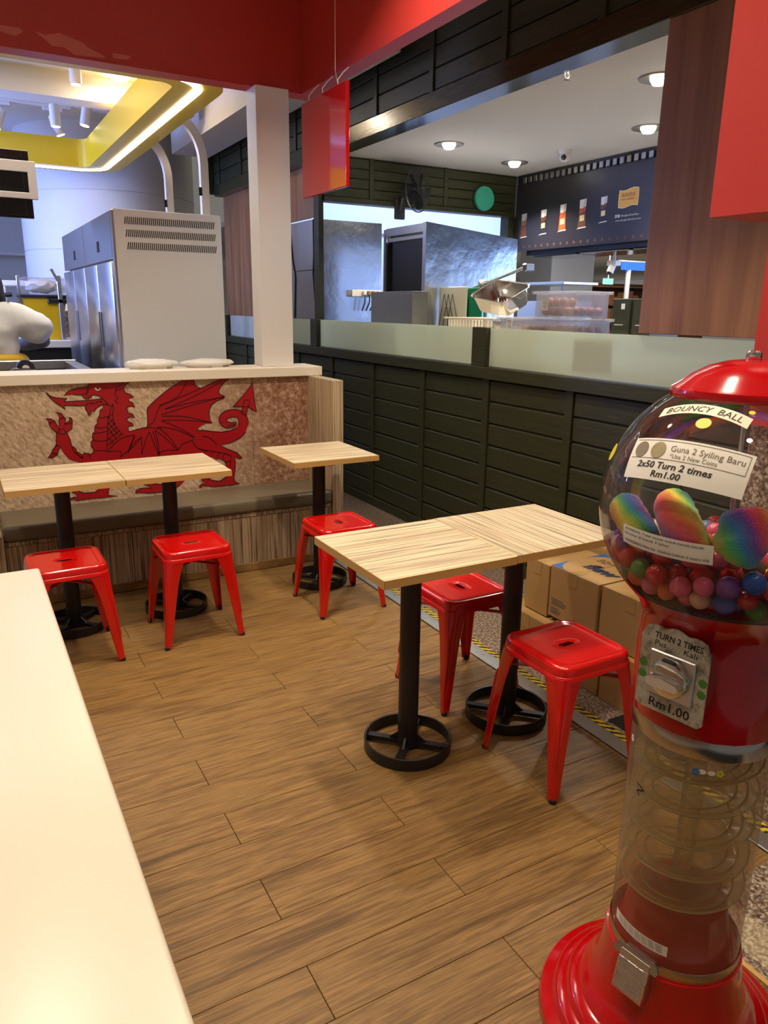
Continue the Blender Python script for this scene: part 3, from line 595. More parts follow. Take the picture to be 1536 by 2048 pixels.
# ================================================================== STOOLS
def seat_pan():
    N = 64; g = G()
    def sq(h, r, z):
        pts = []
        for i in range(N):
            a = 2*PI*(i+0.5)/N; d = Vector((math.cos(a), math.sin(a)))
            # rounded square by marching: superellipse-like corner radius
            k = h/max(abs(d.x), abs(d.y)); p = d*k
            cx, cy = max(-h+r, min(h-r, p.x)), max(-h+r, min(h-r, p.y)); q = p-Vector((cx, cy))
            if abs(p.x) > h-r and abs(p.y) > h-r:
                # intersect ray with corner circle
                c = Vector((math.copysign(h-r, p.x), math.copysign(h-r, p.y))); b = d.dot(c); disc = b*b-(c.length_squared-r*r); p = d*(b+math.sqrt(max(disc, 0)))
            pts.append((p.x, p.y, z))
        return pts
    def slot(lx, ly, z):
        pts = []
        for i in range(N):
            a = 2*PI*(i+0.5)/N; d = Vector((math.cos(a), math.sin(a))); k = min((lx-ly+ly)/max(abs(d.x), 1e-6), ly/max(abs(d.y), 1e-6)); p = d*k
            if abs(p.x) > lx-ly:
                c = Vector((math.copysign(lx-ly, p.x), 0)); b = d.dot(c); disc = b*b-(c.length_squared-ly*ly)
                if disc > 0: p = d*(b+math.sqrt(disc))
            pts.append((p.x, p.y, z))
        return pts
    secs = [slot(0.030, 0.0115, 0.4435), slot(0.033, 0.0145, 0.4455), slot(0.06, 0.04, 0.4455), sq(0.118, 0.03, 0.4455), sq(0.132, 0.04, 0.446), sq(0.139, 0.042, 0.4505), sq(0.147, 0.044, 0.4508), sq(0.153, 0.047, 0.447),
            sq(0.1565, 0.049, 0.439), sq(0.1575, 0.049, 0.418), sq(0.1590, 0.049, 0.4165), sq(0.1615, 0.049, 0.402), sq(0.1600, 0.048, 0.402), sq(0.156, 0.046, 0.418), sq(0.151, 0.046, 0.44), sq(0.118, 0.03, 0.4425), slot(0.0305, 0.012, 0.4425)]
    g.loft(secs, True); return g
def leg_mesh(sx, sy):
    g = G(); secs = []
    for z, cx, arm, rad in ((0.412, 0.1595, 0.088, 0.045), (0.395, 0.1605, 0.080, 0.042), (0.37, 0.1625, 0.070, 0.036), (0.30, 0.1675, 0.056, 0.028), (0.20, 0.1745, 0.044, 0.02), (0.10, 0.1815, 0.034, 0.013), (0.03, 0.1865, 0.0265, 0.009), (0.008, 0.188, 0.0245, 0.008)):
        def line(o):
            c, r, a = cx-o, max(rad-o, 0.004), arm
            pts = [(c-a, c), (c-(a+r)/2, c), (c-r, c)]
            for k in range(1, 5):
                t = PI/2-PI/2*k/5; pts.append((c-r+r*math.cos(t), c-r+r*math.sin(t)))
            return pts+[(c, c-r), (c, c-(a+r)/2), (c, c-a)]
        out, inn = line(0), line(0.004)
        secs.append([Vector((sx*p[0], sy*p[1], z)) for p in out+inn[::-1]])
    rows = g.loft(secs, True); g.bm.faces.new(rows[0]); g.bm.faces.new(rows[-1][::-1])
    return g
def groove(sx, sy):
    g = G(); d = Vector((sx, sy, 0)).normalized()
    pts = []
    for z, c, rad in ((0.32, 0.1660, 0.030), (0.30, 0.1675, 0.028), (0.2, 0.1745, 0.02), (0.125, 0.180, 0.015), (0.11, 0.181, 0.0145)):
        pts.append(Vector((sx*(c-rad), sy*(c-rad), z))+d*(rad+0.0006))
    g.tube(pts, [0.002, 0.0065, 0.0062, 0.006, 0.002], 8); return g
def make_stool():
    t = thing('metal_stool', 'x', 'stool', (0, 0, 0), 0, 'red metal stools')
    obj('seat', seat_pan(), 'red_steel', t, 40)
    for sx in (-1, 1):
        for sy in (-1, 1):
            l = obj('leg', leg_mesh(sx, sy), 'red_steel', t, 40)
            obj('leg_rib', groove(sx, sy), 'red_steel', l, 50)
            obj('rubber_foot', G().lathe([(0.010, 0), (0.0115, 0.002), (0.0115, 0.012), (0.009, 0.016)], 10, (sx*0.179, sy*0.179)), 'rubber', l, label='black rubber foot')
    g = G(); m1, m2 = Matrix.Rotation(PI/4, 4, 'Z'), Matrix.Rotation(-PI/4, 4, 'Z')
    g.box(-0.2, 0.2, -0.012, 0.012, 0.352, 0.356, m1).box(-0.2, 0.2, -0.012, 0.012, 0.348, 0.352, m2)
    obj('cross_brace', g, 'red_steel', t)
    return t
ST = [((0.312, 3.375), 0, 'red metal stool partly hidden behind the white counter corner'),
      ((0.868, 3.385), 0, 'red metal stool in front of the middle table of the bench'),
      ((1.645, 3.375), PI/2, 'red metal stool at the small single table by the bench end'),
      ((1.672, 2.310), PI/2, 'red metal stool pushed in behind the joined middle tables'),
      ((1.68, 1.700), 0, 'red metal stool nearest the bouncy ball machine')]
st0 = make_stool()
for i, ((x, y), rz, lab) in enumerate(ST):
    t = st0 if i == 0 else dup(st0, (x, y, 0), rz)
    t.location = (x, y, 0); t.rotation_euler = (0, 0, rz); t['label'] = lab

# ================================================================== WHITE COUNTER
ct = thing('counter', 'glossy cream white counter in the left foreground', 'counter', (-0.5, 0.75, 0))
obj('worktop', G().rbox(-0.9, 0.622, -1.6, 1.24, 0.842, 0.88, 0.007, 3), 'ivory_top', ct, 40)
obj('base_cabinet', G().rbox(-0.8, 0.36, -1.5, 1.0, 0.0, 0.842, 0.004, 1), 'white_paint', ct)

# ================================================================== CARTONS
def carton(x0, x1, y0, y1, z0, h, label, prints=None, tape=True, rz=0):
    cx, cy = (x0+x1)/2, (y0+y1)/2; a, b = (x1-x0)/2, (y1-y0)/2
    t = thing('cardboard_box', label, 'box', (cx, cy, z0), rz, 'cartons under the green wall')
    obj('carton_body', G().rbox(-a, a, -b, b, 0, h-0.004, 0.003, 1), 'cardboard', t)
    obj('top_flap', G().rbox(-a, a, 0.001, b, h-0.004, h, 0.0015, 1), 'cardboard', t); obj('top_flap', G().rbox(-a, a, -b, -0.001, h-0.004, h, 0.0015, 1), 'cardboard', t)
    if tape:
        obj('packing_tape', G().box(-a-0.001, -a+0.06, -0.022, 0.022, h, h+0.0006).box(-a-0.0012, -a, -0.022, 0.022, h-0.06, h+0.0006), 'cardboard_tape', t)
    if prints:
        for s in (1,):
            for sx in (-1, 1):
                pts = [(sx*(a-0.002), s*(b-0.002))]+[(sx*(a-0.002-0.12*(1-math.sin(PI/2*k/8))), s*(b-0.002-0.10*(1-math.cos(PI/2*k/8)))) for k in range(9)]
                g = G(); g.poly([(p[0], p[1], h+0.0008) for p in pts]); obj('print', g, 'print_blue', t, label='blue printed corner')
        g = G(); put(g, text2d('flew', 0.066, 0.25, 0.18, 0.05), lambda u, v: (-0.02+v, -0.03-u, h+0.0009))
        obj('print', g, 'print_navy', t, label='navy blue script lettering, upside down to the viewer')['kind'] = 'stuff'
        g = G()
        for i, ws in enumerate(((0.02, 0.022), (0.035, 0.05, 0.02), (0.014, 0.03))):        # fine print too small to read
            y = 0.085
            for w in ws: g.box(0.086-0.016*i, 0.092-0.016*i, y-w, y, h+0.0006, h+0.001); y -= w+0.008
        obj('print', g, 'print_ink', t, label='small black printed lines')['kind'] = 'stuff'
    return t
c2 = carton(2.145, 2.46, 2.018, 2.30, 0.232, 0.232, 'carton with blue corners and navy script on its top', True)
g = G()
for i, wd in enumerate((0.075, 0.09, 0.085, 0.05, 0.06, 0.055)): g.box(-0.1592, -0.1575, 0.125-wd, 0.125, 0.085-0.0105*i-(0.01 if i > 2 else 0), 0.0885-0.0105*i-(0.01 if i > 2 else 0))
obj('print', g, 'print_grey', c2, label='fine printed lines low on the side')['kind'] = 'stuff'
carton(2.15, 2.46, 2.312, 2.465, 0.212, 0.240, 'narrow plain carton at the far end of the top row')
carton(2.15, 2.46, 1.70, 2.004, 0.232, 0.234, 'plain carton on the top row nearest the machine', None)
carton(2.475, 2.735, 2.03, 2.48, 0.222, 0.262, 'taller carton at the back against the green wall with blue print', True, False)
carton(2.10, 2.46, 2.245, 2.53, 0, 0.208, 'bottom carton at the far end, under the narrow one')
carton(2.13, 2.46, 1.965, 2.235, 0, 0.228, 'bottom carton under the one with navy script')
carton(2.125, 2.46, 1.68, 1.95, 0, 0.228, 'bottom carton nearest the machine, seen under the front stool')
carton(2.475, 2.735, 2.02, 2.49, 0, 0.220, 'bottom carton against the green wall, hidden behind the others')
tag(obj('rubber_mat', G().rbox(2.03, 2.13, 1.45, 1.80, 0.001, 0.006, 0.002, 1), 'black_plastic'), 'small black mat on the speckled floor beside the tape', 'mat')

# ================================================================== HANGING RED SIGN, kept blank as in the photo
sg = thing('hanging_sign', 'glossy blank red panel hanging on a thin cable', 'sign', (1.9, 4.06, 2.14))
obj('panel', G().rbox(-0.011, 0.011, -0.285, 0.285, 0, 0.50, 0.004, 2), 'red_gloss_panel', sg)
obj('cable', G().tube([(-0.03, -0.2, 1.32), (-0.03, -0.2, 0.56), (0, -0.17, 0.50)], 0.0016, 6), 'hook_white', sg)
for y in (-0.17, 0.02, 0.2): obj('hook', G().tube([(0, y, 0.498), (0.004, y+0.01, 0.53), (0.03, y, 0.565), (0.062, y, 0.594)], 0.003, 6), 'hook_white', sg)
# ================================================================== BOUNCY BALL MACHINE
AX = Vector((1.2007, 0.8278, 0)); LON0 = math.radians(-10)
mc = thing('ball_machine', 'tall red bouncy ball vending machine with clear globe and spiral ramp tube', 'vending machine', AX)
def frame(lon):                                   # outward normal and the reader's right-hand direction at a longitude
    return Vector((-math.cos(lon), math.sin(lon), 0)), Vector((-math.sin(lon), -math.cos(lon), 0))
base = obj('base', G().lathe([(0.268, 0), (0.269, 0.012), (0.264, 0.024), (0.240, 0.034), (0.236, 0.044), (0.230, 0.052), (0.212, 0.058), (0.208, 0.068), (0.202, 0.076), (0.185, 0.082), (0.181, 0.092), (0.170, 0.102), (0.158, 0.122), (0.149, 0.150), (0.142, 0.19), (0.137, 0.236), (0.120, 0.238), (0.112, 0.25), (0.095, 0.35), (0.03, 0.37)], 72), 'red_plastic', mc, 40)
obj('band', G().lathe([(0.1315, 0.236), (0.1325, 0.238), (0.1325, 0.262), (0.1315, 0.264)], 72, cap=False), 'brass', mc, 40, label='dull brass band at the foot of the tube')
obj('tube', G().lathe([(0.1295, 0.238), (0.1295, 0.765)], 72, cap=False), 'tube_plastic', mc, 40)
obj('band', G().lathe([(0.1325, 0.742), (0.1335, 0.744), (0.1335, 0.782), (0.1325, 0.784)], 72, cap=False), 'band_chrome', mc, 40, label='mirror band at the head of the tube')
# spiral ramp on a post
g = G(); turns, z0, z1, n = 5.6, 0.34, 0.745, 220
inn, out_, inn2, out2 = [], [], [], []
for i in range(n+1):
    a = 2*PI*turns*i/n; z = z0+(z1-z0)*i/n; c, s = math.cos(a), math.sin(a)
    inn.append((0.024*c, 0.024*s, z)); out_.append((0.112*c, 0.112*s, z+0.004)); inn2.append((0.024*c, 0.024*s, z-0.003)); out2.append((0.118*c, 0.118*s, z+0.012))
rows = g.loft([[Vector(a), Vector(b), Vector(d)] for a, b, d in zip(inn, out_, out2)])
obj('spiral_ramp', g, 'ramp_plastic', mc, 60)
g = G()
for r, dz in ((0.118, 0.012), (0.098, 0.004), (0.078, 0.003)):
    g.tube([(r*math.cos(2*PI*turns*i/n), r*math.sin(2*PI*turns*i/n), z0+(z1-z0)*i/n+dz) for i in range(n+1)], 0.0022, 5)
obj('ramp_rail', g, 'ramp_plastic', mc, 60)
obj('centre_post', G().lathe([(0.020, 0.35), (0.020, 0.76)], 20), 'ramp_plastic', mc, 40)
body = obj('body', G().lathe([(0.128, 0.775), (0.137, 0.782), (0.138, 0.79), (0.139, 0.86), (0.139, 0.93), (0.139, 0.978), (0.143, 0.993), (0.152, 1.008), (0.166, 1.024), (0.171, 1.030), (0.165, 1.031)], 24), 'red_plastic', mc, 25)
obj('gasket', G().lathe([(0.168, 1.0302), (0.173, 1.031), (0.173, 1.036), (0.168, 1.037)], 64, cap=False), 'rubber', mc, 40, label='thin black gasket under the globe')
GC, GR = Vector((0, 0, 1.19)), 0.235
prof = []
for i in range(33):
    la = math.radians(-42.5+(57.2+42.5)*i/32); prof.append((GR*math.cos(la), 1.19+GR*math.sin(la)))
obj('globe', G().lathe(prof, 72, cap=False), 'acrylic', mc, 60)
obj('globe_floor', G().lathe([(0.165, 1.028), (0.166, 1.032)], 48), 'red_plastic', mc)
lid = obj('lid', G().lathe([(0.120, 1.386), (0.1295, 1.387), (0.131, 1.395), (0.1285, 1.402), (0.118, 1.408), (0.098, 1.424), (0.07, 1.440), (0.04, 1.449), (0.012, 1.452)], 64), 'red_plastic', mc, 35)
obj('lock', G().lathe([(0.012, 1.450), (0.013, 1.452), (0.013, 1.464), (0.010, 1.467)], 20), 'chrome', lid, 40, label='chrome lock')
obj('centre_rod', G().lathe([(0.005, 1.032), (0.005, 1.39)], 12), 'steel', mc, 40)
def on_sphere(lon_d, lat_d, rot=0.0, r=GR+0.0008):
    lon, lat = math.radians(lon_d), math.radians(lat_d)
    nrm, rt = frame(lon); nn = nrm*math.cos(lat)+Vector((0, 0, math.sin(lat))); up = -nrm*math.sin(lat)+Vector((0, 0, math.cos(lat)))
    c, s = math.cos(rot), math.sin(rot)
    def f(u, v, dr=0.0):
        u, v = u*c-v*s, u*s+v*c
        d = math.hypot(u, v)
        if d < 1e-9: return GC+nn*(r+dr)
        dirv = (rt*u+up*v)/d; return GC+(nn*math.cos(d/GR)+dirv*math.sin(d/GR))*(r+dr)
    return f
def on_tube(lon_d, z, r=0.1302):
    def f(u, v, dr=0.0):
        lon = math.radians(lon_d)-u/r; nrm, rt = frame(lon); return nrm*(r+dr)+Vector((0, 0, z+v))
    return f
def patch(g, f, w, h, nx=18, ny=8, dr=0.0, arch=0.0):
    P = [[f(-w/2+w*i/nx, -h/2+h*j/ny+arch*(1-(2*i/nx-1)**2), dr) for i in range(nx+1)] for j in range(ny+1)]
    g.loft([[Vector(p) for p in r] for r in P]); return g
def sticker(name, f, w, h, mat, lines, label=None, arch=0.0):
    st = obj(name, patch(G(), f, w, h, arch=arch), mat, mc, 60, label=label)
    by = {}
    for s, u, v, ch, sh, wd, ink in lines:
        g = by.setdefault(ink, G())
        put(g, text2d(s, ch, sh, wd, 0.02 if ink == 'print_ink' and ch > 0.008 and sh < 0.15 else 0.0), lambda a, b, u=u, v=v: f(u+a, v+b+arch*(1-min(1, abs(2*(u+a)/w))**2), 0.0006))
    for ink, g in by.items(): obj('lettering', g, ink, st)
    return st
f = on_sphere(-9, 50.2)
bbs = sticker('name_sticker', f, 0.156, 0.022, 'paper_cream', [('BOUNCY  BALL', 0, 0, 0.0125, 0.18, 0.132, 'print_ink')], 'cream strip sticker reading BOUNCY BALL', arch=0.008)
f = on_sphere(-10.5, 27)
ns = sticker('price_sticker', f, 0.212, 0.074, 'paper', [('Guna 2 Syiling Baru', 0.036, 0.0205, 0.0105, 0, 0.118, 'print_grey'), ('*Use 2 New Coins', 0.018, 0.0075, 0.0075, 0, 0.078, 'print_grey'),
    ('2x50 Turn 2 times', -0.012, -0.0105, 0.011, 0.12, 0.134, 'print_ink'), ('Rm1.00', -0.018, -0.0255, 0.0105, 0.12, 0.054, 'print_ink')], 'white paper sticker with price and two coin pictures')
for u in (-0.082, -0.046):
    g = G(); g.poly([f(u+0.0145*math.cos(2*PI*k/28), 0.0155+0.0145*math.sin(2*PI*k/28), 0.0007) for k in range(28)]); obj('coin_picture', g, 'brass', ns)
g = G()
for q in (((-0.1, 0.033), (0.1, 0.033)), ((0.1, 0.033), (0.1, 0.0)), ((-0.1, 0.0), (0.1, 0.0))):
    a, b = Vector(q[0]), Vector(q[1]); d = (b-a).normalized(); nn = Vector((-d.y, d.x))*0.0005
    for k in range(8): p0, p1 = a+(b-a)*k/8, a+(b-a)*(k+1)/8; g.poly([f(*(p0+nn), 0.0006), f(*(p1+nn), 0.0006), f(*(p1-nn), 0.0006), f(*(p0-nn), 0.0006)])
obj('border_line', g, 'print_grey', ns)
f = on_sphere(-10, -7.6)
sticker('warning_sticker', f, 0.164, 0.034, 'paper', [('AMARAN: Tidak sesuai untuk kanak-kanak', -0.004, 0.0115, 0.0046, 0, 0.145, 'print_ink'), ('berumur di bawah 3 tahun', -0.032, 0.0035, 0.0046, 0, 0.09, 'print_ink'),
    ('WARNING: Not for children below 3 years old', 0, -0.0095, 0.0050, 0, 0.152, 'print_ink')], 'white warning sticker low on the globe')
for lon, lat, w in ((-13.5, 45.0, 0.0125), (-38, 52.5, 0.005), (42, 22, 0.02)):
    f = on_sphere(lon, lat); g = G(); g.poly([f(w*math.cos(2*PI*k/24), 0.85*w*math.sin(2*PI*k/24)) for k in range(24)]); obj('dot_sticker', g, 'sticker_yellow', mc)
# coin mechanism
nrm, rt = frame(LON0); up = Vector((0, 0, 1))
PM = Matrix((rt, nrm, up)).transposed().to_4x4(); PM.translation = nrm*0.0035     # local: x right, y out, z up
g = G(); g.box(-0.052, 0.052, 0.06, 0.1385, 0.835, 0.965, PM); obj('mount_block', g, 'red_plastic', mc)
W2 = 0.066
edge = [(-W2+0.008, -0.083), (W2-0.008, -0.083), (W2, -0.075), (W2, 0.062), (W2-0.005, 0.069)]
for i in range(25):
    t = i/24; x = (W2-0.008)*(1-2*t); edge.append((x, 0.072+0.010*(1-(abs(x)/W2)**1.5)+0.006*abs(math.cos(1.5*PI*x/W2))))
edge += [(-W2+0.005, 0.069), (-W2, 0.062), (-W2, -0.075)]
g = G(); g.prism([PM @ Vector((x, 0.1386, 0.898+z)) for x, z in edge], (PM.to_3x3() @ Vector((0, 0.0035, 0))))
pl = obj('coin_plate', g, 'plate_worn', mc, label='worn silver coin plate with handwritten price')
fp = lambda u, v: PM @ Vector((u, 0.1425, 0.898+v))
g = G(); put(g, text2d('TURN 2 TIMES', 0.012, 0.1, 0.092, 0.018), lambda u, v: fp(u+0.006, v+0.066)); put(g, text2d('Pus', 0.011, 0.1, 0.022), lambda u, v: fp(u-0.028, v+0.051)); put(g, text2d('Kali', 0.011, 0.1, 0.026), lambda u, v: fp(u+0.030, v+0.051))
put(g, text2d('Rm1.00', 0.018, 0.05, 0.080, 0.012), lambda u, v: fp(u+0.002, v-0.066)); obj('handwriting', g, 'print_ink', pl)['kind'] = 'stuff'
for x, z in ((-0.057, 0.004), (-0.057, -0.018), (0.058, 0.006), (0.058, -0.016)):
    g = G(); g.poly([fp(x+0.008*math.cos(2*PI*k/16), z+0.008*math.sin(2*PI*k/16)) for k in range(16)]); obj('green_dot', g, 'sticker_green', pl, label='faded green dot')
g = G()
for x, z in ((-0.057, 0.062), (0.057, 0.062), (-0.057, -0.075), (0.057, -0.075)):
    m = PM @ Matrix.Translation((x, 0.1418, 0.898+z)) @ Matrix.Rotation(-PI/2, 4, 'X'); g.lathe([(0.0042, 0), (0.004, 0.0016), (0.001, 0.002)], 12, m=m)
obj('screw', g, 'steel', pl)
g = G(); g.rbox(-0.044, 0.044, 0.1418, 0.147, 0.898-0.048, 0.898+0.038, 0.002, 1, m=PM); cm = obj('coin_mechanism', g, 'steel', mc)
m = PM @ Matrix.Translation((0, 0.147, 0.893)) @ Matrix.Rotation(-PI/2, 4, 'X')
obj('dial', G().lathe([(0.037, 0), (0.037, 0.006), (0.034, 0.012), (0.028, 0.015), (0.002, 0.016)], 40, m=m), 'chrome', cm, 35)
g = G(); hp = [(-0.034, -0.003), (-0.028, 0.008), (0.0, 0.012), (0.030, 0.008), (0.034, -0.001), (0.028, -0.010), (-0.028, -0.012)]
mr = PM @ Matrix.Translation((0, 0, 0.891)); g.prism([mr @ Vector((x, 0.160, z)) for x, z in hp], PM.to_3x3() @ Vector((0, 0.018, 0)))
bmesh.ops.bevel(g.bm, geom=g.bm.edges[:], offset=0.0025, segments=2, affect='EDGES'); obj('turn_handle', g, 'chrome', cm, 35)
obj('coin_slot', G().rbox(-0.013, 0.013, 0.153, 0.1605, 0.925, 0.930, 0.001, 1, m=PM), 'slot_dark', cm)
# chute flap
g = G()
ang = math.radians(14); CM = PM @ Matrix.Translation((0, 0.147, 0.238)) @ Matrix.Rotation(ang, 4, 'X')
g.rbox(-0.034, 0.034, -0.03, 0.004, -0.058, 0.03, 0.003, 2, m=CM); ch = obj('chute', g, 'steel', mc)
g = G()
for i in range(13): g.tube([CM @ Vector((-0.031, 0.005, 0.010-0.0052*i)), CM @ Vector((0.031, 0.005, 0.010-0.0052*i))], 0.0024, 6)
g.rbox(-0.0335, 0.0335, 0.001, 0.006, -0.056, 0.014, 0.001, 1, m=CM); obj('flap', g, 'chrome', ch, 40, label='ribbed chrome flap')
g = G(); g.prism([CM @ Vector((x, -0.004, z)) for x, z in ((-0.046, 0.016), (-0.05, 0.026), (-0.044, 0.036), (0.044, 0.036), (0.05, 0.026), (0.046, 0.016))], CM.to_3x3() @ Vector((0, 0.006, 0))); obj('hinge_plate', g, 'aluminium', ch)
# labels on the tube
f = on_tube(-4, 0.302, 0.1306)
nl = sticker('notice_sticker', f, 0.130, 0.024, 'paper', [], 'long white notice strip with fine print near the tube foot')
g = G()
for i in range(4):
    for k in range(7): w = 0.012; u = -0.052+0.0155*k+0.001*i; g.poly([f(u, 0.007-0.0045*i, 0.0006), f(u+w, 0.007-0.0045*i, 0.0006), f(u+w, 0.0082-0.0045*i, 0.0006), f(u, 0.0082-0.0045*i, 0.0006)])
obj('lettering', g, 'print_grey', nl)
def flower(f, r, mat, n=5):
    g = G()
    for k in range(n):
        a = 2*PI*k/n; g.poly([f(r*0.6*math.cos(a)+r*0.42*math.cos(2*PI*j/10), r*0.6*math.sin(a)+r*0.42*math.sin(2*PI*j/10)) for j in range(10)])
    obj('flower_sticker', g, mat, mc)
flower(on_tube(-35, 0.716, 0.1306), 0.0075, 'sticker_blue'); flower(on_tube(-53, 0.719, 0.1306), 0.0075, 'sticker_yellow'); flower(on_tube(34, 0.705, 0.1306), 0.008, 'paper')
f = on_tube(-43, 0.718, 0.1306)
g = G()
for u in (-0.008, 0.008): g.poly([f(u+0.007*math.cos(2*PI*k/14), 0.005*math.sin(2*PI*k/14)) for k in range(14)])
obj('oval_sticker', g, 'paper', mc)
f = on_tube(10.5, 0.621, 0.1308); g = G()
for a, b in (((-0.011, 0.010), (0.009, 0.004)), ((0.009, 0.004), (-0.010, -0.006)), ((-0.010, -0.006), (-0.002, -0.013))):
    a, b = Vector(a), Vector(b); d = (b-a).normalized(); nn = Vector((-d.y, d.x))*0.0017; g.poly([f(*(a+nn)), f(*(b+nn)), f(*(b-nn)), f(*(a-nn))])
obj('pen_mark', g, 'print_ink', mc, label='black pen mark shaped like a 7')

# --- bouncy balls: settled inside the globe by a small relaxation
rng = np.random.default_rng(3); NB = 215
rad = rng.uniform(0.0165, 0.0205, NB); P = rng.uniform(-1, 1, (NB, 3))*np.array([0.14, 0.14, 0]); P[:, 2] = rng.uniform(1.06, 1.36, NB)
Ri = GR-0.004
for it in range(420):
    P[:, 2] -= 0.0016 if it < 340 else 0.0
    for rep in range(2):
        D = P[:, None]-P[None]; d = np.sqrt((D**2).sum(-1))+1e-9; mn = rad[:, None]+rad[None]+0.0004; ov = np.clip(mn-d, 0, None); np.fill_diagonal(ov, 0)
        P += (D/d[..., None]*ov[..., None]*0.28).sum(1)
        q = P-np.array([0, 0, 1.19]); L = np.sqrt((q**2).sum(1)); lim = Ri-rad; k = np.where(L > lim, lim/L, 1); P = q*k[:, None]+np.array([0, 0, 1.19])
        P[:, 2] = np.maximum(P[:, 2], 1.037+rad)
bm_ = {}
for nm, _ in BALLS:
    bm_[nm] = mesh_of(G().sphere((0, 0, 0), 1, 16, 10), 'bouncy_ball', 'ball_'+nm, 60)
TONE = {'red': 'red', 'pink': 'pink', 'orange': 'orange', 'green': 'green', 'blue': 'blue', 'purple': 'violet', 'yellow': 'yellow', 'pale peach': 'pale peach', 'grey blue': 'greyish blue', 'dark olive': 'dark olive'}
ORD = ['first', 'second', 'third', 'fourth', 'fifth', 'sixth', 'seventh', 'eighth', 'ninth', 'tenth', 'eleventh', 'twelfth']
wts = [5, 6, 3, 3, 3, 2, 2, 2, 2, 2]
toward = Vector((-0.823, -0.568)); side = Vector((0.87, -0.494))           # towards the viewer, and to the viewer's right
bins = {}
for i in range(NB):
    nm = random.choices(BALLS, wts)[0][0]; p = Vector((P[i][0], P[i][1]))
    lay = ('bottom', 'second', 'third', 'fourth', 'top')[min(4, int((P[i][2]-1.033)/0.036))]; dep = 'front glass' if p.dot(toward) > 0.10 else ('middle' if p.dot(toward) > -0.04 else 'back')
    bins.setdefault((nm, lay, dep), []).append((p.dot(side), i))
for (nm, lay, dep), L in bins.items():
    L.sort()
    for k, (_, i) in enumerate(L):
        o = bpy.data.objects.new('bouncy_ball', bm_[nm]); COL.objects.link(o); o.location = AX+Vector(P[i]); o.scale = (rad[i],)*3; o.rotation_euler = (random.random()*6, random.random()*6, 0)
        pos = {'front glass': 'against the front glass', 'middle': 'in the middle of the globe', 'back': 'at the back of the globe'}[dep]
        tag(o, '%s bouncy ball %s, %s layer, %s from the left' % (TONE[nm], pos, lay, ORD[k] if len(L) > 1 else 'only one'), 'ball', 'bouncy balls in the globe')
        if len(L) == 1: o['label'] = 'only %s bouncy ball %s in the %s layer' % (TONE[nm], pos, lay)
# --- plain fuzzy rainbow rolls lying on the balls (no faces)
def plush(pts, r, label):
    pts = [AX+Vector(p) for p in pts]; sm = []
    for i in range(len(pts)-1):
        p0, p1, p2, p3 = pts[max(i-1, 0)], pts[i], pts[i+1], pts[min(i+2, len(pts)-1)]
        for k in range(10):
            t = k/10; sm.append(0.5*((2*p1)+(p2-p0)*t+(2*p0-5*p1+4*p2-p3)*t*t+(3*p1-p0-3*p2+p3)*t**3))
    sm.append(pts[-1]); n = len(sm)
    rr = [r*math.sqrt(max(0.01, 1-max(0, abs(2*i/(n-1)-1)-0.5)**2/0.25)) for i in range(n)]
    g = G(); g.tube(sm, rr, 18)
    for v in g.bm.verts: v.co += Vector((random.uniform(-1, 1), random.uniform(-1, 1), random.uniform(-1, 1)))*0.0012
    tag(obj('plush_roll', g, 'rainbow_plush', None, 80), label, 'plush toy', 'rainbow plush rolls in the globe')
def sp(lon, h, r):
    nrm, rt = frame(math.radians(lon)); return nrm*r+Vector((0, 0, h))
ztop = float(np.percentile(P[:, 2], 97))
plush([sp(62, 1.150, .180), sp(40, 1.172, .185), sp(22, 1.158, .182), sp(8, 1.130, .180)], 0.030, 'fuzzy rainbow plush roll at the left side of the globe')
plush([sp(25, 1.205, .120), sp(0, 1.190, .150), sp(-14, 1.165, .178), sp(-20, 1.135, .183)], 0.034, 'fuzzy rainbow plush roll at the front of the globe')
plush([sp(-40, 1.225, .160), sp(-42, 1.185, .176), sp(-36, 1.14, .180)], 0.040, 'thick fuzzy rainbow plush roll standing at the right of the globe')
plush([sp(-75, 1.16, .170), sp(-95, 1.15, .170), sp(-120, 1.15, .165)], 0.030, 'fuzzy rainbow plush roll at the far right of the globe')

# ================================================================== KIOSK CONTENTS
def downlight(x, y, z, label, r=0.085):
    t = thing('downlight', label, 'ceiling light', (x, y, z), 0, 'kiosk downlights')
    obj('rim', G().lathe([(r*0.62, 0), (r*0.62, -0.004), (r*1.3, -0.008), (r*1.36, 0)], 32, cap=False), 'steel_dull', t, 40)
    obj('bulb', G().lathe([(r*0.60, 0.002), (r*0.60, -0.012), (r*0.42, -0.035), (r*0.05, -0.042)], 28), 'lamp_glow', t, 40)
for (x, y), lab in zip(KIOSK_LIGHTS, ('recessed downlight in the kiosk ceiling left of the sprinkler, above the fan', 'recessed downlight in the kiosk ceiling above the teal clock', 'recessed downlight in the kiosk ceiling, upper edge of the walnut panel, lower of two', 'recessed downlight in the kiosk ceiling, topmost, cut by the walnut panel')):
    downlight(x, y, 2.75, lab)
t = thing('sprinkler', 'small metal fire sprinkler head in the kiosk ceiling', 'sprinkler', (2.962, 3.339, 2.75))
obj('escutcheon', G().lathe([(0.03, 0), (0.028, -0.004), (0.012, -0.006)], 20), 'steel_dull', t, 40); obj('head', G().lathe([(0.009, 0), (0.009, -0.035), (0.005, -0.04), (0.005, -0.055)], 14), 'steel_dull', t, 40)
obj('deflector', G().lathe([(0.019, -0.055), (0.019, -0.058)], 14), 'steel_dull', t); obj('frame_arm', G().tube([(0.009, 0, -0.02), (0.016, 0, -0.04), (0.005, 0, -0.055)], 0.0022, 6).tube([(-0.009, 0, -0.02), (-0.016, 0, -0.04), (-0.005, 0, -0.055)], 0.0022, 6), 'steel_dull', t)
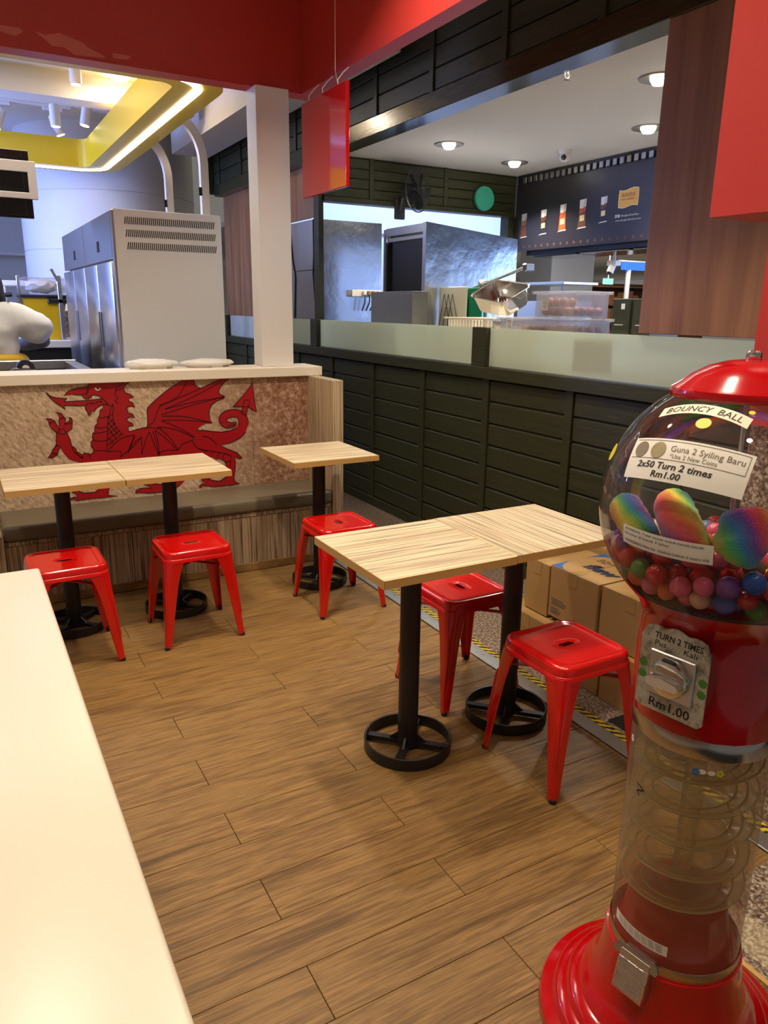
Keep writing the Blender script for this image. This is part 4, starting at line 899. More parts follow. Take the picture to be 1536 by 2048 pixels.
t = thing('dome_camera', 'small white dome camera on the kiosk ceiling', 'camera', (4.399, 4.915, 2.75))
obj('mount', G().lathe([(0.05, 0), (0.05, -0.02), (0.042, -0.03)], 24), 'white_paint', t, 40); obj('eyeball', G().sphere((0, 0, -0.05), 0.042, 18, 12), 'white_paint', t, 60)
obj('lens', G().sphere((-0.028, -0.016, -0.058), 0.022, 14, 10), 'black_plastic', t, 60)
# clock
t = thing('wall_clock', 'round teal clock on the dark green board wall', 'clock', (4.466, 6.07, 2.52))
CK = Matrix.Rotation(PI/2, 4, 'X')
obj('case', G().lathe([(0.105, 0), (0.108, 0.02), (0.105, 0.032), (0.097, 0.034)], 48, m=CK), 'teal', t, 40)
obj('dial', G().lathe([(0.097, 0.026), (0.097, 0.029)], 48, m=CK), 'teal', t)
nums = G()
for k in range(12):
    a = PI/2-2*PI*(k+1)/12; put(nums, text2d(str(k+1), 0.017), lambda u, v, a=a: (0.08*math.cos(a)+u, -0.0305, 0.08*math.sin(a)+v))
obj('numeral', nums, 'teal_pale', t)
obj('hand', G().box(-0.003, 0.003, -0.032, -0.031, -0.055, 0.01, Matrix.Rotation(-0.25, 4, 'Y')), 'teal_pale', t); obj('hand', G().box(-0.002, 0.002, -0.033, -0.032, -0.072, 0.012, Matrix.Rotation(-0.5, 4, 'Y')), 'teal_pale', t)
# wall fan
t = thing('wall_fan', 'dark wall fan with round wire guard above the bright opening', 'fan', (3.62, 5.86, 2.50))
FM = Matrix.Rotation(math.radians(22), 4, 'Z') @ Matrix.Rotation(PI/2, 4, 'X')
obj('motor', G().lathe([(0.02, -0.16), (0.055, -0.15), (0.06, -0.05), (0.045, -0.02)], 24, m=FM), 'black_plastic', t, 40)
g = G()
for k in range(5):
    m = FM @ Matrix.Rotation(2*PI*k/5, 4, 'Z') @ Matrix.Rotation(0.4, 4, 'X'); pts = [(0.03, -0.015), (0.08, -0.05), (0.14, -0.05), (0.155, -0.01), (0.13, 0.03), (0.07, 0.03), (0.03, 0.015)]
    g2 = G(); g2.prism([m @ Vector((x, y, 0.005)) for x, y in pts], m.to_3x3() @ Vector((0, 0, 0.003))); obj('blade', g2, 'fan_mesh', t)
cage = obj('guard', G().lathe([(0.173, -0.006), (0.178, 0.0), (0.173, 0.006), (0.168, 0), (0.173, -0.006)], 48, m=FM, cap=False), 'black_metal', t, 40)
g = G()
for k in range(48):
    a = 2*PI*k/48; c, s = math.cos(a), math.sin(a)
    for sg_ in (1, -1): g.tube([FM @ Vector((0.02*c, 0.02*s, sg_*0.05)), FM @ Vector((0.1*c, 0.1*s, sg_*0.045)), FM @ Vector((0.16*c, 0.16*s, sg_*0.02)), FM @ Vector((0.173*c, 0.173*s, 0))], 0.0011, 4)
obj('guard_wires', g, 'black_metal', cage)['kind'] = 'stuff'
obj('hub', G().lathe([(0.03, 0.045), (0.03, 0.055), (0.012, 0.06)], 20, m=FM), 'black_plastic', t, 40)
obj('bracket', G().tube([(-0.02, 0.12, 0.02), (-0.06, 0.17, -0.05), (-0.06, 0.2, -0.14)], 0.022, 10).rbox(-0.11, -0.01, 0.185, 0.218, -0.22, -0.05, 0.01, 2), 'black_plastic', t, 40)
# poster print on the black board (x = 4.87 faces the room)
pp = thing('menu_poster', 'black drinks poster with five bagged drinks and a yellow emblem', 'poster', (4.868, 5.2, 2.07))
obj('board', G().box(-0.012, 0, -1.6, 0.86, 0.0, 0.59), 'poster_black', pp)
fP = lambda y, z: (lambda u, v, d=0.0: (-0.0128-d, (y-5.2)-u, z-2.07+v))
def drink(y, z, s, top, low, tag_on=True):
    f = fP(y, z); k = s
    g = G(); g.poly([f(u*k, v*k) for u, v in ((-0.034, 0.02), (-0.037, 0.10), (0.037, 0.105), (0.032, 0.02))]); b = obj('drink_print', g, 'paper', pp)
    g = G(); g.poly([f(u*k, v*k, 0.0004) for u, v in ((-0.045, -0.105), (-0.036, 0.03), (0.034, 0.036), (0.042, -0.10), (0.0, -0.112))]); obj('drink_liquid', g, low, b)
    g = G(); g.poly([f(u*k, v*k, 0.0008) for u, v in ((-0.035, 0.024), (-0.03, 0.04), (0.0, 0.035), (0.034, 0.05), (0.033, 0.02), (0.0, 0.0), (-0.034, 0.0))]); obj('drink_ice', g, top, b)
    g = G(); g.poly([f(u*k, v*k, 0.0012) for u, v in ((0.0, -0.0), (0.004, 0.0), (0.03, 0.115), (0.026, 0.115))]); obj('straw', g, 'print_ink', b)
    if tag_on:
        g = G(); g.poly([f(u*k, v*k, 0.0012) for u, v in ((-0.024, -0.058), (-0.026, -0.014), (0.024, -0.01), (0.026, -0.054))]); obj('drink_label', g, 'sign_cream', b)
    g = G(); g.poly([f(u*k, v*k, 0.001) for u, v in ((-0.055, -0.116), (-0.03, -0.104), (0.05, -0.10), (0.05, -0.108), (-0.03, -0.112))]); obj('drink_base', g, 'paper', b)
for (y, z, s, a, b, tg) in ((5.93, 2.30, 1.0, 'tan_print', 'brown_print', False), (5.655, 2.31, 1.0, 'brown_print', 'poster_black', True), (5.40, 2.325, 1.05, 'orange_print', 'orange_print', True), (5.155, 2.335, 1.1, 'orange_print', 'brown_print', True), (4.91, 2.345, 0.95, 'brown_print', 'poster_black', True)): drink(y, z, s, a, b, tg)
f = fP(4.645, 2.405)
def wavy(w, h):
    pts = []
    for i in range(12): pts.append((-w/2+w*i/11, h/2+0.008*math.sin(PI+2*PI*i/11)))
    for i in range(12): pts.append((w/2+0.004*math.sin(PI*i/11), h/2-h*i/11))
    for i in range(12): pts.append((w/2-w*i/11, -h/2+0.008*math.sin(PI*2*i/11)))
    for i in range(12): pts.append((-w/2-0.004*math.sin(PI*i/11), -h/2+h*i/11))
    return pts
g = G(); g.poly([f(*p) for p in wavy(0.205, 0.135)]); em = obj('emblem', g, 'sign_cream', pp)
g = G(); g.poly([f(*p, 0.0006) for p in wavy(0.192, 0.122)]); obj('emblem_face', g, 'sign_yellow', em)
g = G(); put(g, text2d('BUNGKUS', 0.028, 0, 0.135, 0.01), lambda u, v: f(u, v+0.024, 0.0012)); put(g, text2d('kawkaw', 0.018, 0.25, 0.075, 0.006), lambda u, v: f(u+0.026, v-0.006, 0.0012))
g.poly([f(u, v, 0.0012) for u, v in ((-0.07, -0.010), (-0.02, -0.010), (-0.02, -0.007), (-0.07, -0.007))]); obj('emblem_lettering', g, 'brown_print', em)
f = fP(4.62, 2.275)
g = G(); put(g, text2d('BungkusKawKaw', 0.016, 0.1, 0.185), lambda u, v: f(u+0.008, v)); put(g, text2d('www.bungkuskawkaw.com', 0.014, 0.1, 0.27), lambda u, v: f(u-0.01, v-0.034))
for w, x in ((0.011, -0.112), (0.011, -0.142)): g.poly([f(x+a*w, b*w) for a, b in ((-1, -1), (1, -1), (1, 1), (-1, 1))])
obj('contact_lettering', g, 'paper', pp)
g = G(); put(g, text2d('f', 0.015), lambda u, v: f(u-0.112, v, 0.0006)); g.poly([f(-0.142+0.006*math.cos(k*PI/6), 0.006*math.sin(k*PI/6), 0.0006) for k in range(12)]); obj('icon', g, 'poster_black', pp)
g = G()
for k in range(20):
    y = 6.0-0.085*k; ff = fP(y, 2.105); g.poly([ff(0.016*math.cos(2*PI*j/8), 0.014*math.sin(2*PI*j/8)) for j in range(8)])
obj('border_motif', g, 'shelf_brown', pp)
# steel cabinets and equipment
t = thing('steel_cabinet', 'steel clad cabinet with dented mirror-like front behind the frosted glass', 'cabinet', (2.85, 6.235, 0))
obj('side_panel', G().rbox(0, 0.02, 0.0, 0.66, 0, 1.84, 0.002, 1), 'steel_dull', t); obj('side_panel', G().rbox(0, 0.02, 0.0, 0.66, 1.845, 2.262, 0.002, 1), 'steel_dull', t)
obj('front_panel', G().rbox(0.0, 0.62, -0.02, 0.0, 1.0, 2.255, 0.002, 1), 'wavy_steel', t); obj('carcass', G().box(0.062, 0.62, 0.002, 0.66, 0.0, 2.25), 'steel_dull', t)
obj('cable', G().tube([(-0.006, 0.09, 2.26), (-0.006, 0.085, 1.95), (-0.006, 0.10, 1.8), (-0.006, 0.05, 1.5), (-0.006, 0.04, 1.2)], 0.006, 6), 'black_plastic', t); obj('cable', G().tube([(-0.006, 0.60, 2.16), (-0.006, 0.56, 1.95), (-0.006, 0.50, 1.8), (-0.006, 0.55, 1.2)], 0.006, 6), 'black_plastic', t)
t = thing('power_strip', 'white power strip with plugs on the dented steel front', 'power strip', (3.20, 6.185, 1.62))
obj('strip_body', G().rbox(-0.06, 0.24, -0.03, 0.0, 0, 0.06, 0.006, 2), 'paper_cream', t)
for k, mt in enumerate(('white_paint', 'tan_print', 'brown_print', 'orange_print')):
    p_ = obj('plug', G().rbox(0.04+0.045*k, 0.07+0.045*k, -0.065, -0.03, 0.01, 0.05, 0.006, 1), mt, t); obj('cord', G().tube([(0.055+0.045*k, -0.06, 0.02), (0.05+0.045*k, -0.07, -0.05), (0.03+0.04*k, -0.05, -0.12)], 0.006, 6), 'black_plastic', p_)
t = thing('upright_cabinet', 'tall steel cabinet with open black doorway and bright steel side', 'cabinet', (3.20, 5.06, 0))
g = G(); g.box(0, 0.012, 0, 0.035, 0, 2.155).box(0, 0.012, 0.60, 0.64, 0, 2.145).box(0, 0.012, 0.035, 0.60, 2.09, 2.15); obj('door_frame', g, 'steel', t)
obj('interior', G().box(0.05, 0.06, 0.03, 0.62, 1.0, 2.10).box(0.0, 0.06, 0.605, 0.615, 1.0, 2.1), 'dark_void', t)
obj('inner_rail', G().rbox(0.015, 0.03, 0.05, 0.59, 2.045, 2.075, 0.003, 1), 'steel', t)
g = G(); g.prism([(0, -0.012, 0.95), (0.88, -0.012, 0.95), (0.88, -0.012, 2.075), (0, -0.012, 2.157)], (0, 0.012, 0)); obj('side_panel', g, 'wavy_steel', t)
g = G(); g.prism([(0.062, 0, 2.09), (0.88, 0, 2.06), (0.88, 0.62, 2.06), (0.062, 0.62, 2.09)], (0, 0, 0.012)); obj('roof_panel', g, 'steel', t)
t = thing('steel_box_unit', 'low grey steel equipment box in front of the open black cabinet', 'equipment', (3.0, 4.90, 1.27))
obj('housing', G().rbox(0, 0.14, 0, 0.64, 0, 0.372, 0.004, 2), 'steel_dull', t); obj('lid', G().rbox(-0.004, 0.144, -0.004, 0.644, 0.372, 0.38, 0.002, 1), 'steel', t)
wk = thing('kiosk_worktop', 'stainless work counter running behind the frosted glass', 'worktop', (0, 0, 0))
obj('top', G().rbox(2.93, 3.56, 1.0, 5.03, 1.235, 1.27, 0.004, 1).rbox(2.93, 3.19, 5.03, 5.6, 1.235, 1.27, 0.004, 1), 'steel_dull', wk); obj('cabinet', G().box(2.98, 3.5, 1.05, 5.0, 0, 1.235).box(2.98, 3.17, 5.0, 5.55, 0, 1.235), 'steel_dull', wk)
t = thing('cutting_board', 'white cutting board with dark zigzag rack wires', 'cutting board', (3.32, 4.665, 1.272))
obj('board', G().rbox(0, 0.014, 0, 0.36, 0, 0.415, 0.006, 2), 'board_ivory', t)
g = G()
for k in range(3):
    a = 0.28-0.055*k; g.tube([(-0.006, a+0.09, 0.02), (-0.006, a, 0.36), (-0.006, a-0.13, 0.02)], 0.0026, 5)
obj('rack_wire', g, 'slot_dark', t)
t = thing('cutting_board', 'green cutting board standing behind the white one', 'cutting board', (3.345, 4.51, 1.272)); obj('board', G().rbox(0, 0.014, 0, 0.43, 0, 0.405, 0.006, 2), 'board_green', t)
for q in (0.05, 0.30): obj('hole_rim', G().lathe([(0.012, 0), (0.016, 0.001), (0.012, 0.002)], 14, m=Matrix.Translation((-0.002, q, 0.36)) @ Matrix.Rotation(PI/2, 4, 'Y'), cap=False), 'board_green', t)
t = thing('lever_arm', 'long double steel lever with a grey drum joint over the boards', 'lever', (3.45, 4.665, 1.27))
A, B = Vector((0, 0.36, 0.355)), Vector((0, -0.49, 0.53))
obj('rod', G().tube([A, B], 0.009, 10), 'chrome', t, 40); obj('rod', G().tube([A+Vector((0.05, 0, 0.02)), (0.05, 0.1, 0.42), B+Vector((0.05, 0.03, 0.02))], 0.008, 10), 'steel', t, 40)
obj('end_block', G().rbox(-0.012, 0.065, -0.515, -0.475, 0.51, 0.56, 0.006, 1), 'chrome', t)
m = Matrix.Translation((0.02, 0, 0.415)) @ Matrix.Rotation(math.radians(60), 4, 'Z') @ Matrix.Rotation(PI/2, 4, 'X'); obj('drum', G().lathe([(0.048, -0.035), (0.052, -0.03), (0.052, 0.03), (0.048, 0.035)], 32, m=m), 'steel_dull', t, 40)
obj('stand', G().lathe([(0.05, 0), (0.05, 0.01), (0.014, 0.014), (0.014, 0.37)], 20, (0.05, 0.0)), 'steel_dull', t, 40)
# tilted steel pan on the white crate
t = thing('steel_pan', 'shiny deep steel food pan lying tilted on the white crate', 'food pan', (3.19, 4.05, 1.545)); t.rotation_euler = (math.radians(8), math.radians(-28), 0)
def pan(L, W, H, th=0.003):
    g = G(); secs = []
    for s, z in ((0.80, 0.001), (0.84, 0.0), (0.88, 0.012), (1.0, H), (1.06, H+0.004), (1.06, H+0.007), (0.99, H+0.004), (0.87, 0.015), (0.83, 0.004)):
        secs.append([Vector((p[0], p[1], z)) for p in rrect(W*s, L*s, 0.045*s, 5)])
    r = g.loft(secs, True); g.bm.faces.new(r[0][::-1]); g.bm.faces.new(r[-1]); return g
obj('pan_shell', pan(0.34, 0.24, 0.11), 'chrome', t, 40); obj('pan_handle', G().tube([(-0.02, -0.175, 0.11), (-0.02, -0.215, 0.10), (0.04, -0.215, 0.10), (0.04, -0.175, 0.11)], 0.005, 8), 'chrome', t, 40)
def crate(label, x0, x1, y0, y1, z0, h, mat, slots=False, cat='food box', note=None):
    t = thing('food_crate' if slots else 'food_box', label, cat, ((x0+x1)/2, (y0+y1)/2, z0)); a, b = (x1-x0)/2, (y1-y0)/2
    g = G()
    if slots:
        g.box(-a, a, -b, b, 0, 0.006)
        n = 15
        for i in range(n+1): y = -b+2*b*i/n; g.box(-a, -a+0.006, y-0.006, y+0.006, 0, h-0.02)
        for i in range(n+1): y = -b+2*b*i/n; g.box(a-0.006, a, y-0.006, y+0.006, 0, h-0.02)
        g.box(-a, a, -b, -b+0.006, 0, h-0.02); g.box(-a, a, b-0.006, b, 0, h-0.02)
    else:
        k = 0.004; g.box(-a, a, -b, b, 0, k); g.box(-a, -a+k, -b, b, k, h-0.012); g.box(a-k, a, -b, b, k, h-0.012); g.box(-a+k, a-k, -b, -b+k, k, h-0.012); g.box(-a+k, a-k, b-k, b, k, h-0.012)
    bo = obj('box_body', g, mat, t)
    g = G(); e = 0.018; g.rbox(-a-e, -a+0.004, -b-e, b+e, h-0.016, h-0.004, 0.003, 1).rbox(a-0.004, a+e, -b-e, b+e, h-0.016, h-0.004, 0.003, 1).rbox(-a, a, -b-e, -b+0.004, h-0.016, h-0.004, 0.003, 1).rbox(-a, a, b-0.004, b+e, h-0.016, h-0.004, 0.003, 1); obj('rim', g, mat, t)
    if not slots: obj('lid', G().rbox(-a-e, a+e, -b-e, b+e, h-0.0035, h, 0.001, 1), mat, t)
    if note:
        nb = obj('paper_label', G().box(-a-0.0016, -a-0.0006, note[0]-b-0.026, note[0]-b+0.026, note[1]-0.028, note[1]+0.028), 'paper', t)
        g = G()
        for i in range(5): g.box(-a-0.0021, -a-0.0016, note[0]-b-0.02, note[0]-b+0.016-0.004*(i % 3), note[1]+0.018-0.009*i, note[1]+0.0205-0.009*i)
        obj('print', g, 'print_grey', nb)
    return t
crate('white slotted plastic crate under the tilted steel pan', 2.98, 3.29, 3.88, 4.40, 1.272, 0.205, 'paper_cream', True, 'crate')
crate('wide clear egg box with pale lid, bottom of the stack on the counter', 3.0, 3.27, 3.18, 3.84, 1.272, 0.212, 'food_box', note=(0.57, 0.17))
crate('smaller clear egg box on top of the wide one', 3.0, 3.255, 3.19, 3.515, 1.486, 0.146, 'food_box', note=(0.245, 0.068))
eggm = mesh_of(G().sphere((0, 0, 0), 0.026, 14, 10, (1, 1.12, 1)), 'egg', 'egg', 60)
def egg(x, y, z, lab, grp):
    o = obj('egg', eggm, None, None, loc=(x, y, z)); o.rotation_euler = (random.uniform(-.3, .3), random.uniform(-.3, .3), random.uniform(-.4, .4)); tag(o, lab, 'egg', grp)
ORD = ['first', 'second', 'third', 'fourth', 'fifth', 'sixth', 'seventh', 'eighth', 'ninth', 'tenth', 'eleventh', 'twelfth']
def eggs(rows, n, x0, y0, dy, z, where, sk=0.0):
    for r_ in range(rows):
        for k in range(n):                                           # the left end in the picture is the far end (large y)
            egg(x0+(0.0605 if where[:4] == 'uppe' else 0.062)*r_, y0+dy*(n-1-k)+sk*r_, z, 'brown egg, %s, %s row, %s from the left' % (where, ('front', 'second', 'third', 'back')[r_], ORD[k]), 'brown eggs in the clear boxes')
eggs(4, 5, 3.036, 3.229, 0.057, 1.521, 'upper box bottom layer'); eggs(2, 3, 3.045, 3.325, 0.059, 1.571, 'upper box top layer')
eggs(4, 10, 3.040, 3.225, 0.061, 1.307, 'wide box bottom layer'); eggs(4, 10, 3.040, 3.225, 0.061, 1.361, 'wide box middle layer'); eggs(4, 8, 3.040, 3.225, 0.060, 1.415, 'wide box top layer')
# far side counter of the kiosk
for i, (y0, y1) in enumerate(((4.00, 4.17), (3.80, 3.975))):
    t = thing('storage_tin', ['dark olive cabinet box on the far ledge, left of two', 'dark olive cabinet box on the far ledge, right of two'][i], 'cabinet', (4.3, y0, 1.33)); obj('housing', G().rbox(0, 0.3, 0, y1-y0, 0, 0.285, 0.004, 1), 'olive_cabinet', t)
    obj('handle', G().tube([(-0.004, 0.04, 0.10), (-0.018, 0.04, 0.10), (-0.018, 0.12, 0.10), (-0.004, 0.12, 0.10)], 0.004, 6), 'steel', t); obj('paper_tag', G().box(-0.0015, 0, 0.05, 0.085, 0.21, 0.25), 'paper', t)
t = thing('far_counter', 'pale counter ledge under the dark olive cabinet boxes', 'counter', (4.25, 3.0, 0)); obj('top', G().rbox(0, 0.42, -0.4, 1.6, 1.295, 1.33, 0.004, 1), 'white_paint', t); obj('carcass', G().box(0.03, 0.40, -0.35, 1.55, 0, 1.295), 'grey_panel', t)
t = thing('hanging_camera', 'white box camera on a pole below the poster board', 'camera', (5.02, 4.90, 2.03)); obj('pole', G().tube([(0, 0, 0), (0, 0, -0.09)], 0.012, 10), 'white_paint', t)
obj('housing', G().rbox(-0.035, 0.035, -0.05, 0.05, -0.13, -0.085, 0.006, 2), 'white_paint', t); obj('lens_barrel', G().tube([(-0.01, 0, -0.12), (-0.035, 0.005, -0.185)], 0.03, 16), 'white_paint', t, 40); obj('lens', G().sphere((-0.037, 0.005, -0.187), 0.02, 12, 8), 'black_plastic', t, 60)
# things in the hall beyond
t = thing('blue_sign', 'bright blue hanging lightbox sign on a white post in the mall', 'sign', (10.75, 10.0, 0)); obj('lightbox', G().rbox(-0.28, 0.34, -0.05, 0.05, 2.23, 2.36, 0.01, 1), 'blue_glow', t); obj('top_edge', G().rbox(-0.29, 0.35, -0.055, 0.055, 2.36, 2.385, 0.004, 1), 'white_paint', t)
obj('post', G().tube([(-0.13, 0, 0), (-0.13, 0, 2.23)], 0.045, 12), 'white_paint', t)
t = thing('exit_sign', 'small green exit lightbox on the far mall wall', 'sign', (14.2, 14.0, 2.22)); obj('lightbox', G().rbox(-0.16, 0.16, -0.03, 0.03, -0.07, 0.07, 0.01, 1), 'exit_glow', t); obj('hanger', G().tube([(0, 0, 0.07), (0, 0, 0.98)], 0.012, 8), 'white_paint', t)
random.seed(5)
for i, (x0, x1, y, lab) in enumerate(((9.0, 12.5, 15.5, 'long brown shelf of goods left of the pale pillar in the mall'), (13.2, 20.0, 15.5, 'long brown shelf of goods right of the pale pillar in the mall'))):
    t = thing('display_shelf', lab, 'shelf', (x0, y, 0)); obj('back', G().box(0, x1-x0, 0.25, 0.3, 0, 2.25), 'shelf_brown', t)
    for k in range(4): obj('shelf_board', G().rbox(0, x1-x0, -0.05, 0.25, 0.7+0.48*k, 0.74+0.48*k, 0.004, 1), 'walnut', t)
    g = G()
    for k in range(3):
        x = 0.05
        while x < x1-x0-0.3: w = random.uniform(0.08, 0.25); g.box(x, x+w, 0.0, 0.2, 0.74+0.48*k, 0.74+0.48*k+random.uniform(0.15, 0.38)); x += w+random.uniform(0.02, 0.1)
    gd = obj('goods', g, 'tan_print', t, label='indistinct boxed goods'); gd['kind'] = 'stuff'
t = thing('glass_counter', 'pale blue glass display counter just beyond the kiosk', 'counter', (5.65, 6.2, 0)); obj('glass_top', G().rbox(0, 0.5, 0, 0.75, 1.79, 1.82, 0.005, 1), 'steel', t); obj('panel', G().rbox(0, 0.45, 0.02, 0.73, 0.9, 1.62, 0.005, 1), 'blue_panel' if 'blue_panel' in M else 'wall_white', t)
for y in (0.05, 0.70): obj('upright', G().tube([(0.03, y, 0), (0.03, y, 1.79)], 0.012, 8), 'steel', t)

# ================================================================== NEIGHBOUR KITCHEN BEHIND THE BENCH
fr = thing('fridge', 'tall four door steel fridge with white vented side panel', 'fridge', (0.93, 5.0, 0))
obj('plinth', G().box(0.04, 0.62, 0.03, 2.25, 0, 0.05), 'black_plastic', fr)
obj('side_panel', G().rbox(0, 0.665, -0.012, 0, 0.05, 2.085, 0.003, 1), 'appliance_grey', fr); obj('carcass', G().rbox(0.03, 0.66, 0.002, 2.30, 0.05, 2.08, 0.004, 1), 'steel_dull', fr)
for r_ in range(3):
    m_ = []; g = G()
    for k in range(46):
        x = 0.062+0.0122*k+0.004*r_; z = 2.022-0.073*r_; sh = 0.008
        g.prism([(x-0.0032, -0.0122, z-0.022), (x+0.0028, -0.0122, z-0.022), (x+0.0028+sh, -0.0122, z+0.02), (x-0.0032+sh, -0.0122, z+0.02)], (0, -0.0012, 0))
    obj('vent_slots', g, 'slot_dark', fr, label='row of slanted vent slots')['kind'] = 'stuff'
obj('front_post', G().rbox(-0.012, 0.02, -0.01, 0.05, 0.06, 2.08, 0.004, 1), 'steel', fr)
obj('header_panel', G().rbox(-0.012, 0.03, 0.055, 1.14, 1.80, 2.08, 0.004, 1), 'steel', fr); obj('header_panel', G().rbox(-0.012, 0.03, 1.15, 2.29, 1.80, 2.08, 0.004, 1), 'steel', fr)
for k, (a, b) in enumerate(((0.06, 0.60), (0.606, 1.14), (1.15, 1.71), (1.716, 2.29))):
    for z0_, z1_ in ((0.12, 0.92), (0.93, 1.785)):
        d_ = obj('door', G().rbox(-0.022, 0.028, a, b, z0_, z1_, 0.006, 2), 'steel', fr, 40); obj('handle', G().rbox(-0.03, -0.02, (b-0.05 if k % 2 == 0 else a+0.02), (b-0.02 if k % 2 == 0 else a+0.05), (z0_+z1_)/2-0.12, (z0_+z1_)/2+0.12, 0.004, 1), 'steel_dull', d_)
for y in (0.5, 1.6): obj('thermostat', G().rbox(-0.016, -0.011, y, y+0.07, 1.86, 1.93, 0.002, 1), 'screen_dark', fr)
# white plastic sacks on the ledge
def sack(x, y, w, d, h, label):
    b = bmesh.new(); bmesh.ops.create_icosphere(b, subdivisions=4, radius=1); rs = random.Random(int(x*100))
    ph = [rs.uniform(0, 6) for _ in range(8)]
    for v in b.verts:
        p = v.co.copy(); k = 1+0.05*math.sin(7*p.x+ph[0])*math.sin(5*p.y+ph[1])+0.035*math.sin(17*p.x+9*p.y+ph[2])+0.02*math.sin(31*p.y+ph[3]+11*p.x)
        v.co = Vector((p.x*w*k, p.y*d*k, max(0, (p.z*0.5+0.5)*h*k if p.z > -0.6 else 0.0)))
    g = G(); g.merge(b); tag(obj('plastic_sack', g, 'plastic_bag', None, 60, loc=(x, y, 1.165)), label, 'bag', 'white plastic sacks on the ledge')
sack(1.00, 4.56, 0.15, 0.07, 0.055, 'crumpled white plastic sack on the ledge, left of two'); sack(1.34, 4.57, 0.16, 0.07, 0.05, 'flat white plastic sack on the ledge beside the white post')
# yellow lit canopy ring
def ring_path(x0, x1, y0, y1, r, n=8):
    pts = []
    for cx, cy, a0 in ((x1-r, y1-r, 0), (x0+r, y1-r, PI/2), (x0+r, y0+r, PI), (x1-r, y0+r, 1.5*PI)):
        for i in range(n+1): a = a0+PI/2*i/n; pts.append((cx+r*math.cos(a), cy+r*math.sin(a)))
    return pts
rg = thing('light_canopy', 'yellow ring canopy with a glowing white light strip underneath', 'canopy', (0, 0, 0))
def ringsolid(mat, name, ins, wid, z0_, z1_, parent, rr=0.42):
    X0, X1, Y0, Y1 = -2.6, 1.72, 4.86, 8.98; a = ring_path(X0+ins, X1-ins, Y0+ins, Y1-ins, rr-ins); b = ring_path(X0+ins+wid, X1-ins-wid, Y0+ins+wid, Y1-ins-wid, max(0.06, rr-ins-wid))
    g = G(); g.loft([[Vector((*p, z0_)) for p in a], [Vector((*p, z1_)) for p in a], [Vector((*p, z1_)) for p in b], [Vector((*p, z0_)) for p in b], [Vector((*p, z0_)) for p in a]], True); return obj(name, g, mat, parent, 40)
ringsolid('yellow_paint', 'ring_body', 0, 0.32, 2.86, 3.12, rg); ringsolid('led_glow', 'light_strip', 0.13, 0.055, 2.852, 2.861, rg)
for x, y in ((-2.4, 7), (1.56, 5.6), (1.56, 8.2), (-0.5, 8.8)): obj('suspension_cable', G().tube([(x, y, 3.12), (x, y, 3.42)], 0.004, 6), 'steel', rg)
for i, (x, y, lab) in enumerate(((1.92, 7.0, 'white arched steel tube rising behind the fridge, nearer one'), (1.86, 8.0, 'white arched steel tube rising behind the fridge, farther one'))):
    t = thing('arch_tube', lab, 'arch', (x, y, 0), 0, 'white arches'); pts = [(-0.11, 0, 3.10), (-0.1, 0, 3.10)]+[(-0.1+0.28*math.sin(PI/2*k/10), 0, 2.72+0.38*math.cos(PI/2*k/10)) for k in range(1, 11)]+[(0.18, 0, 2.3), (0.18, 0, 0.0)]
    g = G(); secs = []
    for j, p in enumerate(pts):
        p = Vector(p); d = (Vector(pts[min(j+1, len(pts)-1)])-Vector(pts[max(j-1, 0)])).normalized(); q = Vector((d.z, 0, -d.x)).normalized()
        secs.append([p+q*0.035+Vector((0, -0.03, 0)), p-q*0.035+Vector((0, -0.03, 0)), p-q*0.035+Vector((0, 0.03, 0)), p+q*0.035+Vector((0, 0.03, 0))])
    g.loft(secs, True); obj('arch', g, 'white_paint', t, 30); obj('floor_plate', G().rbox(0.10, 0.26, -0.08, 0.08, 0, 0.01, 0.003, 1), 'white_paint', t)
    obj('socket', G().rbox(0.12, 0.15, -0.034, -0.03, 2.46, 2.53, 0.002, 1), 'black_plastic', t)
# spots and downlight in the kitchen ceiling
def spot(x, y, z, tilt, label, drop=0.1, rail=True):
    t = thing('track_spotlight', label, 'spotlight', (x, y, z), 0, 'white track spotlights')
    if rail: obj('adapter', G().rbox(-0.09, 0.09, -0.02, 0.02, -0.035, 0, 0.004, 1), 'white_paint', t)
    obj('stem', G().tube([(0, 0, -0.03), (0, 0, -drop)], 0.012, 8), 'white_paint', t)
    m = Matrix.Translation((0, 0, -drop)) @ Matrix.Rotation(tilt, 4, 'Y')
    h_ = obj('can', G().lathe([(0.042, 0.02), (0.046, 0.01), (0.046, -0.16), (0.040, -0.165)], 24, m=m), 'white_paint', t, 40); obj('lamp_face', G().lathe([(0.038, -0.166), (0.038, -0.168)], 20, m=m), 'lamp_glow', h_)
spot(1.105, 7.046, 3.42, 0, 'white can spotlight on the near ceiling strip', 0.03, False); spot(1.07, 8.17, 3.40, 0, 'white can spotlight hanging upright from the long track', 0.12)
spot(0.66, 8.76, 3.40, 0.35, 'white can spotlight tilted left, at the far left above the yellow ring', 0.09); spot(1.13, 8.76, 3.40, -0.35, 'white can spotlight tilted right, above the yellow ring', 0.09); spot(1.38, 8.3, 3.42, 0.2, 'white can spotlight at the inner edge of the yellow ring', 0.08)
tag(obj('light_track', G().rbox(-1.5, 1.42, 8.14, 8.2, 3.40, 3.42, 0.003, 1), 'white_paint'), 'long white ceiling light track', 'light track'); tag(obj('light_track', G().rbox(-1.5, 1.3, 8.73, 8.79, 3.40, 3.42, 0.003, 1), 'white_paint'), 'far white light track above the yellow ring', 'light track')
